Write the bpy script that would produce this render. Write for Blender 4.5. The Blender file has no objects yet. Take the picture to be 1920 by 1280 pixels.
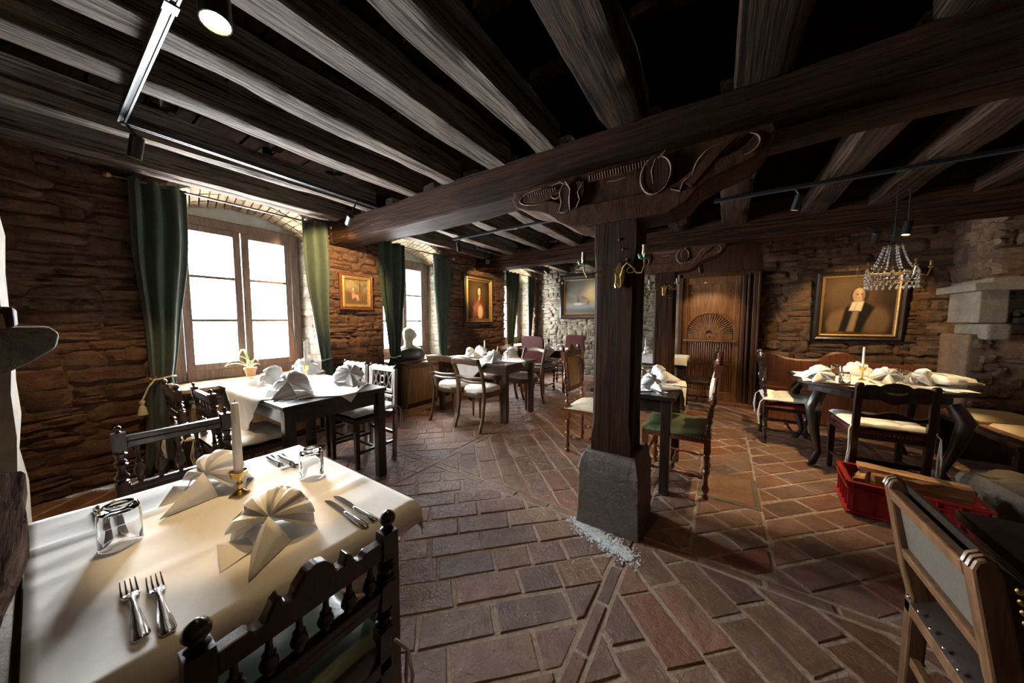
import bpy, bmesh, math, random
from mathutils import Vector, Matrix, Euler, noise
PI = math.pi
scene = bpy.context.scene
C = scene.collection
# ------------------------------------------------------------ camera
FPX, HCAM = 590.0, 1.30
PITCH = math.atan(40.0 / FPX)
YAW = math.atan(392.0 * math.cos(PITCH) / FPX)
cam_d = bpy.data.cameras.new('camera'); cam = bpy.data.objects.new('camera', cam_d); C.objects.link(cam)
cam_d.sensor_width = 36.0; cam_d.lens = 36.0 * FPX / 1920.0; cam_d.clip_start = 0.02; cam_d.clip_end = 200
cam.location = (0, 0, HCAM); cam.rotation_euler = (PI / 2 - PITCH, 0, YAW)
scene.camera = cam
# ------------------------------------------------------------ sky, exposure
world = bpy.data.worlds.new('overcast_sky'); scene.world = world; world.use_nodes = True
bg = world.node_tree.nodes['Background']; bg.inputs[0].default_value = (0.93, 0.97, 1.0, 1); bg.inputs[1].default_value = 62.0
vs = scene.view_settings
vs.view_transform = 'Standard'; vs.look = 'None'; vs.gamma = 1.0; vs.exposure = 1.33; vs.use_curve_mapping = False
def portal(x, y, z, sy, sz):
    l = bpy.data.lights.new('window_portal', 'AREA'); l.shape = 'RECTANGLE'; l.size = sz; l.size_y = sy; l.cycles.is_portal = True
    o = bpy.data.objects.new('window_portal', l); C.objects.link(o); o.location = (x, y, z); o.rotation_euler = (0, -PI / 2, 0)
for py in (1.26, 3.33, 6.45):
    portal(-4.62, py, 1.5, 1.3, 2.0)
# warm ceiling spots: (position, aim, watts, cone degrees); each is the bulb of a lamp built further down
WARM = (1.0, 0.68, 0.33)
SPOTS = [((-1.38, .37, 2.24), (-1.12, .31, .75), 21, 23), ((-2.90, .37, 2.24), (-3.55, .12, 0.1), 24, 70),
         ((-3.08, 1.74, 2.24), (-3.93, 2.0, 1.85), 80, 70), ((-3.07, 3.31, 2.24), (-3.1, 3.6, .75), 18, 60),
         ((-3.25, 4.17, 2.24), (-3.95, 4.85, 1.8), 52, 60), ((-3.16, 6.2, 2.3), (-2.7, 7.2, 1.5), 18, 60),
         ((.49, 3.67, 2.24), (.0, 4.0, 0.2), 70, 85), ((1.22, 4.55, 2.06), (1.45, 5.8, 1.22), 44, 66),
         ((1.34, 4.32, 2.05), (1.14, 4.15, .75), 44, 62), ((2.35, 4.52, 2.2), (2.4, 5.6, .9), 3, 70),
         ((-.25, 5.12, 1.95), (-.15, 5.85, .95), 13, 80), ((-.70, .38, 2.24), (-.55, 1.35, 0), 6, 80)]  # last lamp is added out of view to warm the foreground floor
ATTACH = [(-1.38, .33, 2.425), (-2.885, .345, 2.425), (-2.916, 1.74, 2.425), (-3.07, 3.32, 2.43), (-3.25, 4.17, 2.43), (-3.16, 6.2, 2.46), (.49, 3.67, 2.43), (1.22, 4.80, 2.26), (1.35, 4.32, 2.46), (2.5, 4.52, 2.46), (-.25, 4.97, 2.26), (-.70, .33, 2.425)]
def spot_light(pos, aim, watts, cone):
    l = bpy.data.lights.new('spot_bulb', 'SPOT'); l.energy = watts; l.color = WARM; l.spot_size = math.radians(cone); l.spot_blend = .45; l.shadow_soft_size = .025
    o = bpy.data.objects.new('spot_bulb', l); C.objects.link(o); o.location = pos
    o.rotation_euler = (Vector(aim) - Vector(pos)).to_track_quat('-Z', 'Y').to_euler()
    return o
for s in SPOTS: spot_light(*s)
# ------------------------------------------------------------ photo pixel -> place (distance always from a plane the thing touches)
_R = Vector((math.cos(YAW), math.sin(YAW), 0)); _Fh = Vector((-math.sin(YAW), math.cos(YAW), 0)); _U = Vector((0, 0, 1))
_F = _Fh * math.cos(PITCH) - _U * math.sin(PITCH); _V = _Fh * math.sin(PITCH) + _U * math.cos(PITCH); _C = Vector((0, 0, HCAM))
def ray(u, v): return _F + _R * ((u - 960) / FPX) - _V * ((v - 640) / FPX)
def PZ(u, v, z): d = ray(u, v); return _C + d * ((z - HCAM) / d.z)
def PX(u, v, x): d = ray(u, v); return _C + d * (x / d.x)
def PY(u, v, y): d = ray(u, v); return _C + d * (y / d.y)
def proj(p):
    q = Vector(p) - _C; w = q.dot(_F)
    if w < .05: return None
    return (960 + FPX * q.dot(_R) / w, 640 - FPX * q.dot(_V) / w, w)
# ------------------------------------------------------------ objects and tags
def tag(o, label, cat=None, group=None, kind=None):
    if label: o['label'] = label
    if cat: o['category'] = cat
    if group: o['group'] = group
    if kind: o['kind'] = kind
    return o
def thing(name, label, cat, loc=(0, 0, 0), rz=0.0, group=None):
    o = bpy.data.objects.new(name, None); C.objects.link(o); o.empty_display_size = .05
    o.location = loc; o.rotation_euler = (0, 0, rz)
    return tag(o, label, cat, group)
def copy_tree(o, parent=None):
    c = o.copy(); C.objects.link(c)
    if parent: c.parent = parent
    for ch in o.children: copy_tree(ch, c)
    return c
def dup(o, loc, rz, label, group=None, scale=None):
    c = copy_tree(o); c.location = loc; c.rotation_euler = (0, 0, rz); c['label'] = label
    if group: c['group'] = group
    if scale: c.scale = scale
    return c
class MB:
    def __init__(s): s.v = []; s.f = []
    def add(s, vs, fs):
        n = len(s.v); s.v += [tuple(v) for v in vs]; s.f += [tuple(i + n for i in f) for f in fs]; return s
    def box(s, c, d, rot=None, taper=1.0):
        x, y, z = d[0] / 2, d[1] / 2, d[2] / 2
        q = [Vector((sx * x * (taper if sz < 0 else 1), sy * y * (taper if sz < 0 else 1), sz * z)) for sz in (-1, 1) for sx, sy in ((-1, -1), (1, -1), (1, 1), (-1, 1))]
        if rot is not None: q = [rot @ p for p in q]
        c = Vector(c)
        return s.add([p + c for p in q], [(3, 2, 1, 0), (4, 5, 6, 7), (0, 1, 5, 4), (1, 2, 6, 5), (2, 3, 7, 6), (3, 0, 4, 7)])
    def bar(s, a, b, w, h, up=(0, 0, 1)):
        a, b = Vector(a), Vector(b); t = (b - a).normalized(); u = Vector(up)
        if abs(t.dot(u)) > .98: u = Vector((1, 0, 0))
        r = t.cross(u).normalized(); u = r.cross(t)
        q = [p + r * (sx * w / 2) + u * (sz * h / 2) for p in (a, b) for sx, sz in ((-1, -1), (1, -1), (1, 1), (-1, 1))]
        return s.add(q, [(0, 1, 2, 3), (7, 6, 5, 4), (1, 0, 4, 5), (2, 1, 5, 6), (3, 2, 6, 7), (0, 3, 7, 4)])
    def tube(s, pts, r, n=8, closed=False, cap=True):
        pts = [Vector(p) for p in pts]; m = len(pts); rr = r if isinstance(r, (list, tuple)) else [r] * m
        vs = []; prev = None
        for i, p in enumerate(pts):
            if closed: t = pts[(i + 1) % m] - pts[i - 1]
            else: t = pts[min(i + 1, m - 1)] - pts[max(i - 1, 0)]
            t.normalize()
            if prev is None:
                a = Vector((0, 0, 1)) if abs(t.z) < .9 else Vector((1, 0, 0)); u = t.cross(a).normalized()
            else:
                u = prev - t * prev.dot(t); u = u.normalized() if u.length > 1e-6 else t.orthogonal().normalized()
            prev = u; w = t.cross(u)
            vs += [p + (u * math.cos(2 * PI * k / n) + w * math.sin(2 * PI * k / n)) * rr[i] for k in range(n)]
        fs = []
        for i in range(m if closed else m - 1):
            j = (i + 1) % m
            fs += [(i * n + k, i * n + (k + 1) % n, j * n + (k + 1) % n, j * n + k) for k in range(n)]
        if cap and not closed: fs += [tuple(range(n - 1, -1, -1)), tuple((m - 1) * n + k for k in range(n))]
        return s.add(vs, fs)
    def lathe(s, prof, n=12, o=(0, 0, 0), M=None, cap=True):
        o = Vector(o); vs = []; fs = []; m = len(prof)
        for r, z in prof:
            for k in range(n):
                p = Vector((r * math.cos(2 * PI * k / n), r * math.sin(2 * PI * k / n), z))
                if M is not None: p = M @ p
                vs.append(p + o)
        for i in range(m - 1): fs += [(i * n + k, i * n + (k + 1) % n, (i + 1) * n + (k + 1) % n, (i + 1) * n + k) for k in range(n)]
        if cap and prof[0][0] > 1e-5: fs.append(tuple(range(n - 1, -1, -1)))
        if cap and prof[-1][0] > 1e-5: fs.append(tuple((m - 1) * n + k for k in range(n)))
        return s.add(vs, fs)
    def grid(s, fn, nu, nv, cu=False):
        vs = [fn(i, j) for j in range(nv) for i in range(nu)]
        fs = [(j * nu + i, j * nu + (i + 1) % nu, (j + 1) * nu + (i + 1) % nu, (j + 1) * nu + i) for j in range(nv - 1) for i in range(nu if cu else nu - 1)]
        return s.add(vs, fs)
    def prism(s, poly, fn, d0, d1):
        """poly: list of 2D points; fn(a,b,d)->3D point"""
        n = len(poly)
        return s.add([fn(a, b, d0) for a, b in poly] + [fn(a, b, d1) for a, b in poly],
                     [tuple(range(n - 1, -1, -1)), tuple(range(n, 2 * n))] + [(i, (i + 1) % n, n + (i + 1) % n, n + i) for i in range(n)])
    def mesh(s, name, smooth=False, angle=40):
        me = bpy.data.meshes.new(name); me.from_pydata(s.v, [], s.f)
        bm = bmesh.new(); bm.from_mesh(me); bmesh.ops.remove_doubles(bm, verts=bm.verts, dist=1e-6); bmesh.ops.recalc_face_normals(bm, faces=bm.faces); bm.to_mesh(me); bm.free()
        if smooth:
            me.shade_smooth(); me.set_sharp_from_angle(angle=math.radians(angle))
        return me
    def build(s, name, mat, parent=None, smooth=False, angle=40, loc=None, bevel=0, solid=0, subsurf=0):
        o = bpy.data.objects.new(name, s.mesh(name, smooth, angle)); C.objects.link(o)
        if mat: o.data.materials.append(mat)
        if parent: o.parent = parent
        if loc: o.location = loc
        if solid: m = o.modifiers.new('thick', 'SOLIDIFY'); m.thickness = solid; m.offset = 0
        if subsurf: m = o.modifiers.new('sub', 'SUBSURF'); m.levels = subsurf; m.render_levels = subsurf
        if bevel: m = o.modifiers.new('bevel', 'BEVEL'); m.width = bevel; m.segments = 2; m.limit_method = 'ANGLE'
        return o
def rz(a): return Matrix.Rotation(a, 3, 'Z')
def rx(a): return Matrix.Rotation(a, 3, 'X')
def ry(a): return Matrix.Rotation(a, 3, 'Y')
def lerp(a, b, t): return a + (b - a) * t
def sstep(a, b, x): t = min(1, max(0, (x - a) / (b - a))); return t * t * (3 - 2 * t)
# ------------------------------------------------------------ materials
MATS = {}
class NT:
    def __init__(s, name):
        s.m = bpy.data.materials.new(name); s.m.use_nodes = True; s.t = s.m.node_tree; s.b = s.t.nodes['Principled BSDF']; s.out = s.t.nodes['Material Output']
    def n(s, ty, **k):
        q = s.t.nodes.new(ty)
        for a, b in k.items():
            if a in ('inp',):
                for i, v in b.items(): q.inputs[i].default_value = v
            else: setattr(q, a, b)
        return q
    def l(s, a, b): s.t.links.new(a, b)
    def coords(s, scale=(1, 1, 1), rnd=True, kind='Object'):
        tc = s.n('ShaderNodeTexCoord'); mp = s.n('ShaderNodeMapping'); mp.inputs['Scale'].default_value = scale; s.l(tc.outputs[kind], mp.inputs['Vector'])
        if rnd:
            oi = s.n('ShaderNodeObjectInfo'); mu = s.n('ShaderNodeMath', operation='MULTIPLY', inp={1: 37.0}); s.l(oi.outputs['Random'], mu.inputs[0])
            cm = s.n('ShaderNodeCombineXYZ'); s.l(mu.outputs[0], cm.inputs[0]); s.l(mu.outputs[0], cm.inputs[1]); s.l(cm.outputs[0], mp.inputs['Location'])
        return mp.outputs[0]
    def noise(s, vec, scale=5, detail=5, rough=.55, dist=0):
        q = s.n('ShaderNodeTexNoise', inp={'Scale': scale, 'Detail': detail, 'Roughness': rough, 'Distortion': dist}); s.l(vec, q.inputs['Vector']); return q.outputs['Fac']
    def ramp(s, fac, stops):
        q = s.n('ShaderNodeValToRGB'); e = q.color_ramp.elements
        while len(e) < len(stops): e.new(.5)
        for i, (p, c) in enumerate(stops): e[i].position = p; e[i].color = (*c, 1) if len(c) == 3 else c
        s.l(fac, q.inputs[0]); return q.outputs[0]
    def mix(s, fac, a, b, mode='MIX'):
        q = s.n('ShaderNodeMix', data_type='RGBA', blend_type=mode)
        for i, v in ((0, fac), (6, a), (7, b)):
            if isinstance(v, (int, float)): q.inputs[i].default_value = v
            elif isinstance(v, tuple): q.inputs[i].default_value = (*v, 1)
            else: s.l(v, q.inputs[i])
        return q.outputs[2]
    def bump(s, h, strength=.4, dist=.01, prev=None):
        q = s.n('ShaderNodeBump', inp={'Strength': strength, 'Distance': dist}); s.l(h, q.inputs['Height'])
        if prev: s.l(prev, q.inputs['Normal'])
        return q.outputs[0]
    def fin(s, col=None, rough=None, normal=None, **k):
        if col is not None:
            if isinstance(col, tuple): s.b.inputs['Base Color'].default_value = (*col, 1)
            else: s.l(col, s.b.inputs['Base Color'])
        if rough is not None:
            if isinstance(rough, (int, float)): s.b.inputs['Roughness'].default_value = rough
            else: s.l(rough, s.b.inputs['Roughness'])
        if normal is not None: s.l(normal, s.b.inputs['Normal'])
        for a, b in k.items(): s.b.inputs[a.replace('_', ' ')].default_value = b
        return s.m
def wood(name, dark, light, rough=.45, grain=(3, 3, .35), scale=9, bump=.3, coat=0.0, crack=0.0, spec=.5):
    t = NT(name); v = t.coords(grain); n1 = t.noise(v, scale, 8, .62, .6); n2 = t.noise(v, scale * 5, 4, .6)
    col = t.ramp(n1, [(.32, dark), (.68, light)]); col = t.mix(.35, col, t.ramp(n2, [(.3, (.25,) * 3), (.7, (1.2,) * 3)]), 'MULTIPLY')
    h = t.mix(.5, n1, n2); nm = t.bump(h, bump, .01)
    if crack:
        v2 = t.coords((grain[0] * 1.6, grain[1] * 1.6, grain[2] * .55)); n3 = t.noise(v2, scale * .5, 7, .72, 1.6)
        cr = t.ramp(n3, [(.41, (.05,) * 3), (.47, (1,) * 3)]); col = t.mix(crack, col, cr, 'MULTIPLY'); nm = t.bump(cr, .8, .012, nm)
    return t.fin(col, rough, nm, Coat_Weight=coat, Specular_IOR_Level=spec)
def plain(name, col, rough=.5, var=.25, scale=20, bump=.15, metal=0.0, **k):
    t = NT(name); v = t.coords((1, 1, 1)); n1 = t.noise(v, scale, 6, .6)
    c = t.mix(var, col, t.ramp(n1, [(.3, tuple(x * .35 for x in col)), (.7, tuple(min(1, x * 1.5) for x in col))]))
    return t.fin(c, rough, t.bump(n1, bump, .01), Metallic=metal, **k)
def emit(name, col, s):
    t = NT(name); return t.fin(col, .5, None, Emission_Color=(*col, 1), Emission_Strength=s)
def stone_mat(name, stops, rough=.85, strength=.9, scale=9, flat=1.0):
    t = NT(name); v = t.coords((1, 1, 1), kind='Object'); g = t.n('ShaderNodeNewGeometry'); oi = t.n('ShaderNodeObjectInfo')
    tw = t.n('ShaderNodeTexCoord'); mp = t.n('ShaderNodeMapping'); t.l(g.outputs['Position'], mp.inputs['Vector']); mp.inputs['Scale'].default_value = (1, 1, flat)
    w = mp.outputs[0]
    rn = t.n('ShaderNodeMath', operation='ADD'); t.l(oi.outputs['Random'], rn.inputs[0]); t.l(g.outputs['Random Per Island'], rn.inputs[1])
    fr = t.n('ShaderNodeMath', operation='FRACT'); t.l(rn.outputs[0], fr.inputs[0])
    n0 = t.noise(w, 2.2, 3); n1 = t.noise(w, scale, 8, .65, .5); n2 = t.noise(w, scale * 5, 6, .7)
    a = t.ramp(fr.outputs[0], stops); a = t.mix(.55, a, t.ramp(n1, [(.25, (.25,) * 3), (.75, (1.35,) * 3)]), 'MULTIPLY')
    a = t.mix(.5, a, t.ramp(n2, [(.3, (.4,) * 3), (.65, (1.15,) * 3)]), 'MULTIPLY'); a = t.mix(.3, a, t.ramp(n0, [(.3, (.5, .42, .4)), (.7, (1.1, 1.05, .95))]), 'MULTIPLY')
    nm = t.bump(n1, strength, .05); nm = t.bump(n2, strength * .8, .015, nm)
    return t.fin(a, rough, nm)
M = MATS
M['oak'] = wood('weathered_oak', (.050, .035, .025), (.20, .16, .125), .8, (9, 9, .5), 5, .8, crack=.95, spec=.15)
M['oak_shaded'] = wood('shaded_oak', (.016, .009, .006), (.070, .042, .026), .75, (9, 9, .5), 5, .8, crack=.9, spec=.1)  # same joist oak, weaker daylight away from the windows put into its colour
M['oak_dark'] = wood('smoked_oak', (.011, .0048, .0024), (.056, .024, .011), .7, (9, 9, .5), 4, .6, crack=.7, spec=.08)
M['oak_carved'] = wood('carved_oak', (.020, .009, .005), (.085, .036, .016), .65, (6, 6, 2), 4, .5, spec=.12)
M['highlight_peg'] = wood('highlight_and_peg_oak', (.09, .045, .022), (.26, .15, .085), .5, (6, 6, 6), 6, .3)  # pale tone paints highlights on the carved relief; also colours the pegs
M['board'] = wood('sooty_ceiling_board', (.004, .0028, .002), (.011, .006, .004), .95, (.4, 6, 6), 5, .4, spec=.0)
M['ebony'] = wood('black_stained_wood', (.010, .007, .006), (.035, .020, .014), .3, (8, 8, 1), 5, .15, .3)
M['walnut'] = wood('dark_walnut', (.028, .012, .007), (.090, .040, .020), .3, (8, 8, 1), 5, .15, .3)
M['mahog'] = wood('red_mahogany', (.085, .024, .010), (.22, .075, .030), .3, (8, 8, 1), 5, .15, .3)
M['beech'] = wood('brown_beech', (.075, .036, .016), (.20, .105, .050), .35, (8, 8, 1), 5, .12, .2)
M['honey'] = wood('honey_wood', (.18, .095, .040), (.42, .26, .12), .45, (7, 7, .6), 5, .12)
M['door'] = wood('red_brown_door_wood', (.10, .040, .015), (.30, .14, .058), .38, (7, 7, .7), 5, .2, .15)
M['door_dark'] = wood('dark_door_wood', (.035, .014, .007), (.11, .048, .022), .38, (7, 7, .7), 5, .2, .15)
M['frame_w'] = wood('window_frame_wood', (.10, .055, .04), (.22, .14, .11), .5, (8, 8, .6), 5, .15)
M['greywood'] = wood('silvered_wood', (.20, .17, .15), (.48, .44, .40), .35, (8, 8, 1), 5, .2, .2)
M['plank'] = wood('rustic_plank', (.03, .018, .013), (.13, .085, .065), .95, (.6, 14, 6), 4, .8, crack=.5, spec=.0)
M['linen'] = plain('white_linen', (.82, .80, .76), .8, .06, 60, .05)
M['napkin'] = plain('white_napkin', (.80, .79, .78), .85, .05, 90, .08)
M['cotton'] = plain('cream_cotton', (.72, .70, .63), .9, .12, 60, .2)
M['cushion'] = plain('pale_seat_fabric', (.74, .68, .58), .8, .08, 90, .08)
M['velvet'] = plain('green_velvet', (.030, .047, .030), .85, .35, 14, .1, Sheen_Weight=.12)
M['rope'] = plain('cream_rope', (.50, .42, .26), .8, .3, 120, .6)
M['glass'] = NT('clear_glass').fin((1, 1, 1), 0.0, None, Transmission_Weight=1.0, IOR=1.33)
M['steel'] = plain('polished_steel', (.62, .62, .62), .16, .05, 30, .02, 1.0)
M['brass'] = plain('old_brass', (.60, .42, .16), .28, .2, 30, .05, 1.0)
M['iron'] = plain('black_iron', (.02, .02, .022), .45, .2, 30, .1, .6)
M['black'] = plain('black_lamp_metal', (.012, .012, .013), .35, .1, 30, .02, .3)
M['alu'] = plain('grey_track_metal', (.07, .075, .085), .45, .1, 30, .02, .6)
M['wax'] = plain('white_wax', (.85, .82, .74), .45, .04, 20, .02)
M['leather'] = plain('dark_leather', (.022, .015, .011), .38, .3, 40, .25)
M['redleather'] = plain('red_leather', (.10, .012, .012), .4, .25, 40, .2)
M['green'] = plain('green_seat_leather', (.085, .105, .045), .5, .2, 40, .2)
M['tan'] = plain('tan_upholstery', (.42, .24, .09), .7, .2, 60, .2)
M['cream'] = plain('cream_upholstery', (.62, .55, .40), .7, .12, 60, .2)
M['redplastic'] = plain('red_plastic', (.32, .018, .018), .38, .1, 12, .03)
M['log'] = wood('split_firewood', (.22, .10, .04), (.55, .32, .16), .8, (5, 5, .8), 6, .5)
M['plaster'] = plain('rough_lime_plaster', (.24, .19, .12), .9, .4, 14, .9)
M['greyplaster'] = plain('grey_lime_plaster', (.42, .41, .40), .9, .25, 8, .5)
M['mortar'] = plain('wall_mortar', (.125, .066, .037), .95, .5, 12, 1.0)
M['mortar_pale'] = plain('pale_wall_mortar', (.26, .225, .16), .95, .5, 12, 1.0)
M['dark'] = plain('dark_soot', (.012, .008, .006), .9, .3, 10, .2)
M['stone'] = stone_mat('brown_slate_rubble', [(0, (.10, .043, .023)), (.35, (.165, .076, .039)), (.7, (.215, .108, .056)), (1, (.12, .07, .048))], .9, 1.0, 10, 1.7)
M['stone_pale'] = stone_mat('pale_rubble', [(0, (.17, .14, .095)), (.5, (.29, .255, .18)), (1, (.23, .21, .165))], .85, 1.0, 16, 1.2)
M['stone_warm'] = stone_mat('warm_rubble', [(0, (.10, .052, .028)), (.4, (.185, .10, .052)), (.75, (.24, .14, .075)), (1, (.10, .068, .05))], .85, 1.0, 9, 1.8)
M['archbrick'] = stone_mat('pale_arch_brick', [(0, (.34, .25, .15)), (.5, (.46, .36, .22)), (1, (.30, .20, .12))], .9, .7, 20, 1)
M['granite'] = stone_mat('grey_sandstone', [(0, (.19, .155, .115)), (1, (.25, .21, .155))], .8, .6, 14, 1)
M['gold'] = plain('gilt_frame', (.42, .26, .095), .42, .4, 40, .3, .6)
M['pot'] = plain('terracotta_pot', (.55, .36, .20), .7, .15, 20, .1)
M['leaf'] = plain('pale_green_leaf', (.45, .55, .22), .5, .2, 20, .1)
M['crystal'] = NT('crystal').fin((1, 1, 1), 0.02, None, Transmission_Weight=.85, IOR=1.55)
M['bulb'] = emit('lamp_face', (1.0, .72, .36), 14)
M['bluegreen'] = plain('verdigris', (.06, .16, .09), .4, .3, 30, .1, .3)
M['bustmat'] = plain('aged_bust', (.44, .39, .30), .5, .5, 14, .2)
def brick_mat():
    t = NT('terracotta_paver'); g = t.n('ShaderNodeNewGeometry'); oi = t.n('ShaderNodeObjectInfo'); w = g.outputs['Position']
    rn = t.n('ShaderNodeMath', operation='ADD'); t.l(oi.outputs['Random'], rn.inputs[0]); t.l(g.outputs['Random Per Island'], rn.inputs[1])
    fr = t.n('ShaderNodeMath', operation='FRACT'); t.l(rn.outputs[0], fr.inputs[0])
    a = t.ramp(fr.outputs[0], [(0, (.20, .088, .050)), (.25, (.29, .145, .085)), (.45, (.22, .125, .085)), (.65, (.27, .155, .10)), (.82, (.165, .095, .070)), (.95, (.24, .10, .055)), (1, (.24, .062, .032))])
    n1 = t.noise(w, 11, 8, .65, .4); n2 = t.noise(w, 60, 6, .7); n0 = t.noise(w, 1.3, 3)
    a = t.mix(.55, a, t.ramp(n1, [(.3, (.45, .42, .42)), (.7, (1.3, 1.3, 1.3))]), 'MULTIPLY'); a = t.mix(.4, a, t.ramp(n0, [(.35, (.55, .6, .68)), (.65, (1.15, 1.1, 1.0))]), 'MULTIPLY')
    vo = t.n('ShaderNodeTexVoronoi', inp={'Scale': 45.0}); t.l(w, vo.inputs['Vector'])
    pit = t.ramp(vo.outputs['Distance'], [(.10, (.0,) * 3), (.22, (1,) * 3)]); sel = t.ramp(n1, [(.5, (1,) * 3), (.62, (0,) * 3)]); pit = t.mix(1.0, pit, sel, 'LIGHTEN')
    a = t.mix(.6, a, pit, 'MULTIPLY')
    nm = t.bump(n1, .8, .03); nm = t.bump(n2, .7, .008, nm); nm = t.bump(pit, .7, .008, nm)
    r = t.ramp(n1, [(.3, (.55,) * 3), (.75, (.27,) * 3)])
    return t.fin(a, r, nm)
M['paver'] = brick_mat()
M['joint'] = plain('sandy_floor_joint', (.34, .26, .19), .95, .5, 40, 1.0)
# ============================================================ room shell
XW, XR, YN, YF, YD, XS, ZC = -4.0, 2.75, -1.5, 7.25, 5.85, -.66, 2.70   # window wall, right wall, near, far, door wall, step, ceiling
rnd = random.Random(7)
def area_px(pts):
    q = [proj(p) for p in pts]
    if any(a is None for a in q): return 0
    cx = sum(a[0] for a in q) / len(q); cy = sum(a[1] for a in q) / len(q)
    if not (-40 < cx < 1960 and -40 < cy < 1320): return 0
    s = 0
    for i in range(len(q)): s += q[i][0] * q[(i + 1) % len(q)][1] - q[(i + 1) % len(q)][0] * q[i][1]
    return abs(s) / 2
# ---------------------------------------------------------------- floor of pavers
floor_b = MB(); floor_b.box(((XW + XR) / 2 - .3, (YN + YF) / 2, -.0545), (XR - XW + 1.2, YF - YN + .6, .10))
floor = tag(floor_b.build('floor', M['joint']), 'worn floor of terracotta pavers laid on the diagonal', kind='structure')
def clip(poly, nx, ny, d):                 # keep nx*x+ny*y <= d
    out = []
    for i in range(len(poly)):
        a, b = poly[i], poly[(i + 1) % len(poly)]; da, db = nx * a[0] + ny * a[1] - d, nx * b[0] + ny * b[1] - d
        if da <= 0: out.append(a)
        if da * db < 0: t = da / (da - db); out.append((lerp(a[0], b[0], t), lerp(a[1], b[1], t)))
    return out
def parea(p): return abs(sum(p[i][0] * p[(i + 1) % len(p)][1] - p[(i + 1) % len(p)][0] * p[i][1] for i in range(len(p)))) / 2
def inset(p, d):
    cx = sum(a for a, b in p) / len(p); cy = sum(b for a, b in p) / len(p); n = len(p); out = []
    sgn = 1 if sum(p[i][0] * p[(i + 1) % n][1] - p[(i + 1) % n][0] * p[i][1] for i in range(n)) > 0 else -1
    q = list(p)
    for i in range(n):
        a, b = p[i], p[(i + 1) % n]; ex, ey = b[0] - a[0], b[1] - a[1]; L = math.hypot(ex, ey)
        if L < 1e-6: continue
        nx, ny = ey / L * sgn, -ex / L * sgn
        q = clip(q, nx, ny, nx * a[0] + ny * a[1] - d)
        if len(q) < 3: return None
    return q
pavers = []
def field(x0, x1, y0, y1, ang, L=.325, W=.165, off=0.0):
    ca, sa = math.cos(ang), math.sin(ang); R2 = math.hypot(x1 - x0, y1 - y0); cx, cy = (x0 + x1) / 2, (y0 + y1) / 2
    nr = int(R2 / W / 2) + 2
    for r in range(-nr, nr + 1):
        o = rnd.random() * L; k = -R2 / 2 - L + o; lo = r * W + off
        while k < R2 / 2 + L:
            l = L * rnd.choice((1, 1, 1, .92, 1.06, .62)); jj = lambda: rnd.uniform(-.006, .006)
            q = [(k + jj(), lo + jj()), (k + l + jj(), lo + jj()), (k + l + jj(), lo + W + jj()), (k + jj(), lo + W + jj())]; k += l
            p = [(cx + a * ca - b * sa, cy + a * sa + b * ca) for a, b in q]
            for n_ in ((1, 0, x1), (-1, 0, -x0), (0, 1, y1), (0, -1, -y0)):
                p = clip(p, *n_)
                if len(p) < 3: break
            if len(p) < 3 or parea(p) < .0022: continue
            pavers.append(p)
def strip(x0, x1, y0, y1, along):
    k = (x0 if along == 'x' else y0)
    e = (x1 if along == 'x' else y1)
    while k < e - .03:
        l = min(rnd.uniform(.24, .34), e - k); m = min(k + l, e)
        pavers.append([(k, y0), (m, y0), (m, y1), (k, y1)] if along == 'x' else [(x0, k), (x1, k), (x1, m), (x0, m)]); k = m
XS_ = [XW, -2.14, -.41, 1.30, XR]; YS_ = [YN, 1.92, 4.62, YF]; sw = .035
HATCH = (-.10, .28, 2.66, 3.16)
for i in range(4):
    for j in range(3):
        x0, x1 = XS_[i] + (sw if i else 0), XS_[i + 1] - (sw if i < 3 else 0); y0, y1 = YS_[j] + (sw if j else 0), YS_[j + 1] - (sw if j < 2 else 0)
        ang = PI / 4 if (i + j) % 2 else -PI / 4
        if i == 2 and j == 1:
            field(x0, HATCH[0], y0, y1, ang); field(HATCH[1], x1, y0, y1, ang); field(HATCH[0], HATCH[1], y0, HATCH[2], ang); field(HATCH[0], HATCH[1], HATCH[3], y1, ang)
        else: field(x0, x1, y0, y1, ang)
for i in (1, 2, 3): strip(XS_[i] - sw, XS_[i] + sw, YN, YF, 'y')
for j in (1, 2):
    for i in range(4): strip(XS_[i] + (sw if i else 0), XS_[i + 1] - (sw if i < 3 else 0), YS_[j] - sw, YS_[j] + sw, 'x')
def paver_mesh(mb, p, z):
    q = inset(p, rnd.uniform(.004, .008))
    if not q or parea(q) < .0012: return
    q2 = inset(q, .007)
    if not q2 or len(q2) != len(q):
        n = len(q); tx, ty = rnd.uniform(-.006, .006), rnd.uniform(-.006, .006)
        mb.add([(a, b, -.02) for a, b in q] + [(a, b, z) for a, b in q], [tuple(range(n, 2 * n))] + [(i, (i + 1) % n, n + (i + 1) % n, n + i) for i in range(n)]); return
    n = len(q); cx = sum(a for a, b in q) / n; cy = sum(b for a, b in q) / n; tx, ty = rnd.uniform(-.012, .012), rnd.uniform(-.012, .012)
    zz = lambda a, b: z + (a - cx) * tx + (b - cy) * ty
    mb.add([(a, b, -.02) for a, b in q] + [(a, b, zz(a, b) - .006) for a, b in q] + [(a, b, zz(a, b)) for a, b in q2],
           [tuple(range(2 * n, 3 * n))] + [(i, (i + 1) % n, n + (i + 1) % n, n + i) for i in range(n)] + [(n + i, n + (i + 1) % n, 2 * n + (i + 1) % n, 2 * n + i) for i in range(n)])
pavers.sort(key=lambda p: -area_px([(a, b, 0) for a, b in p]))
rest = MB()
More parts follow.
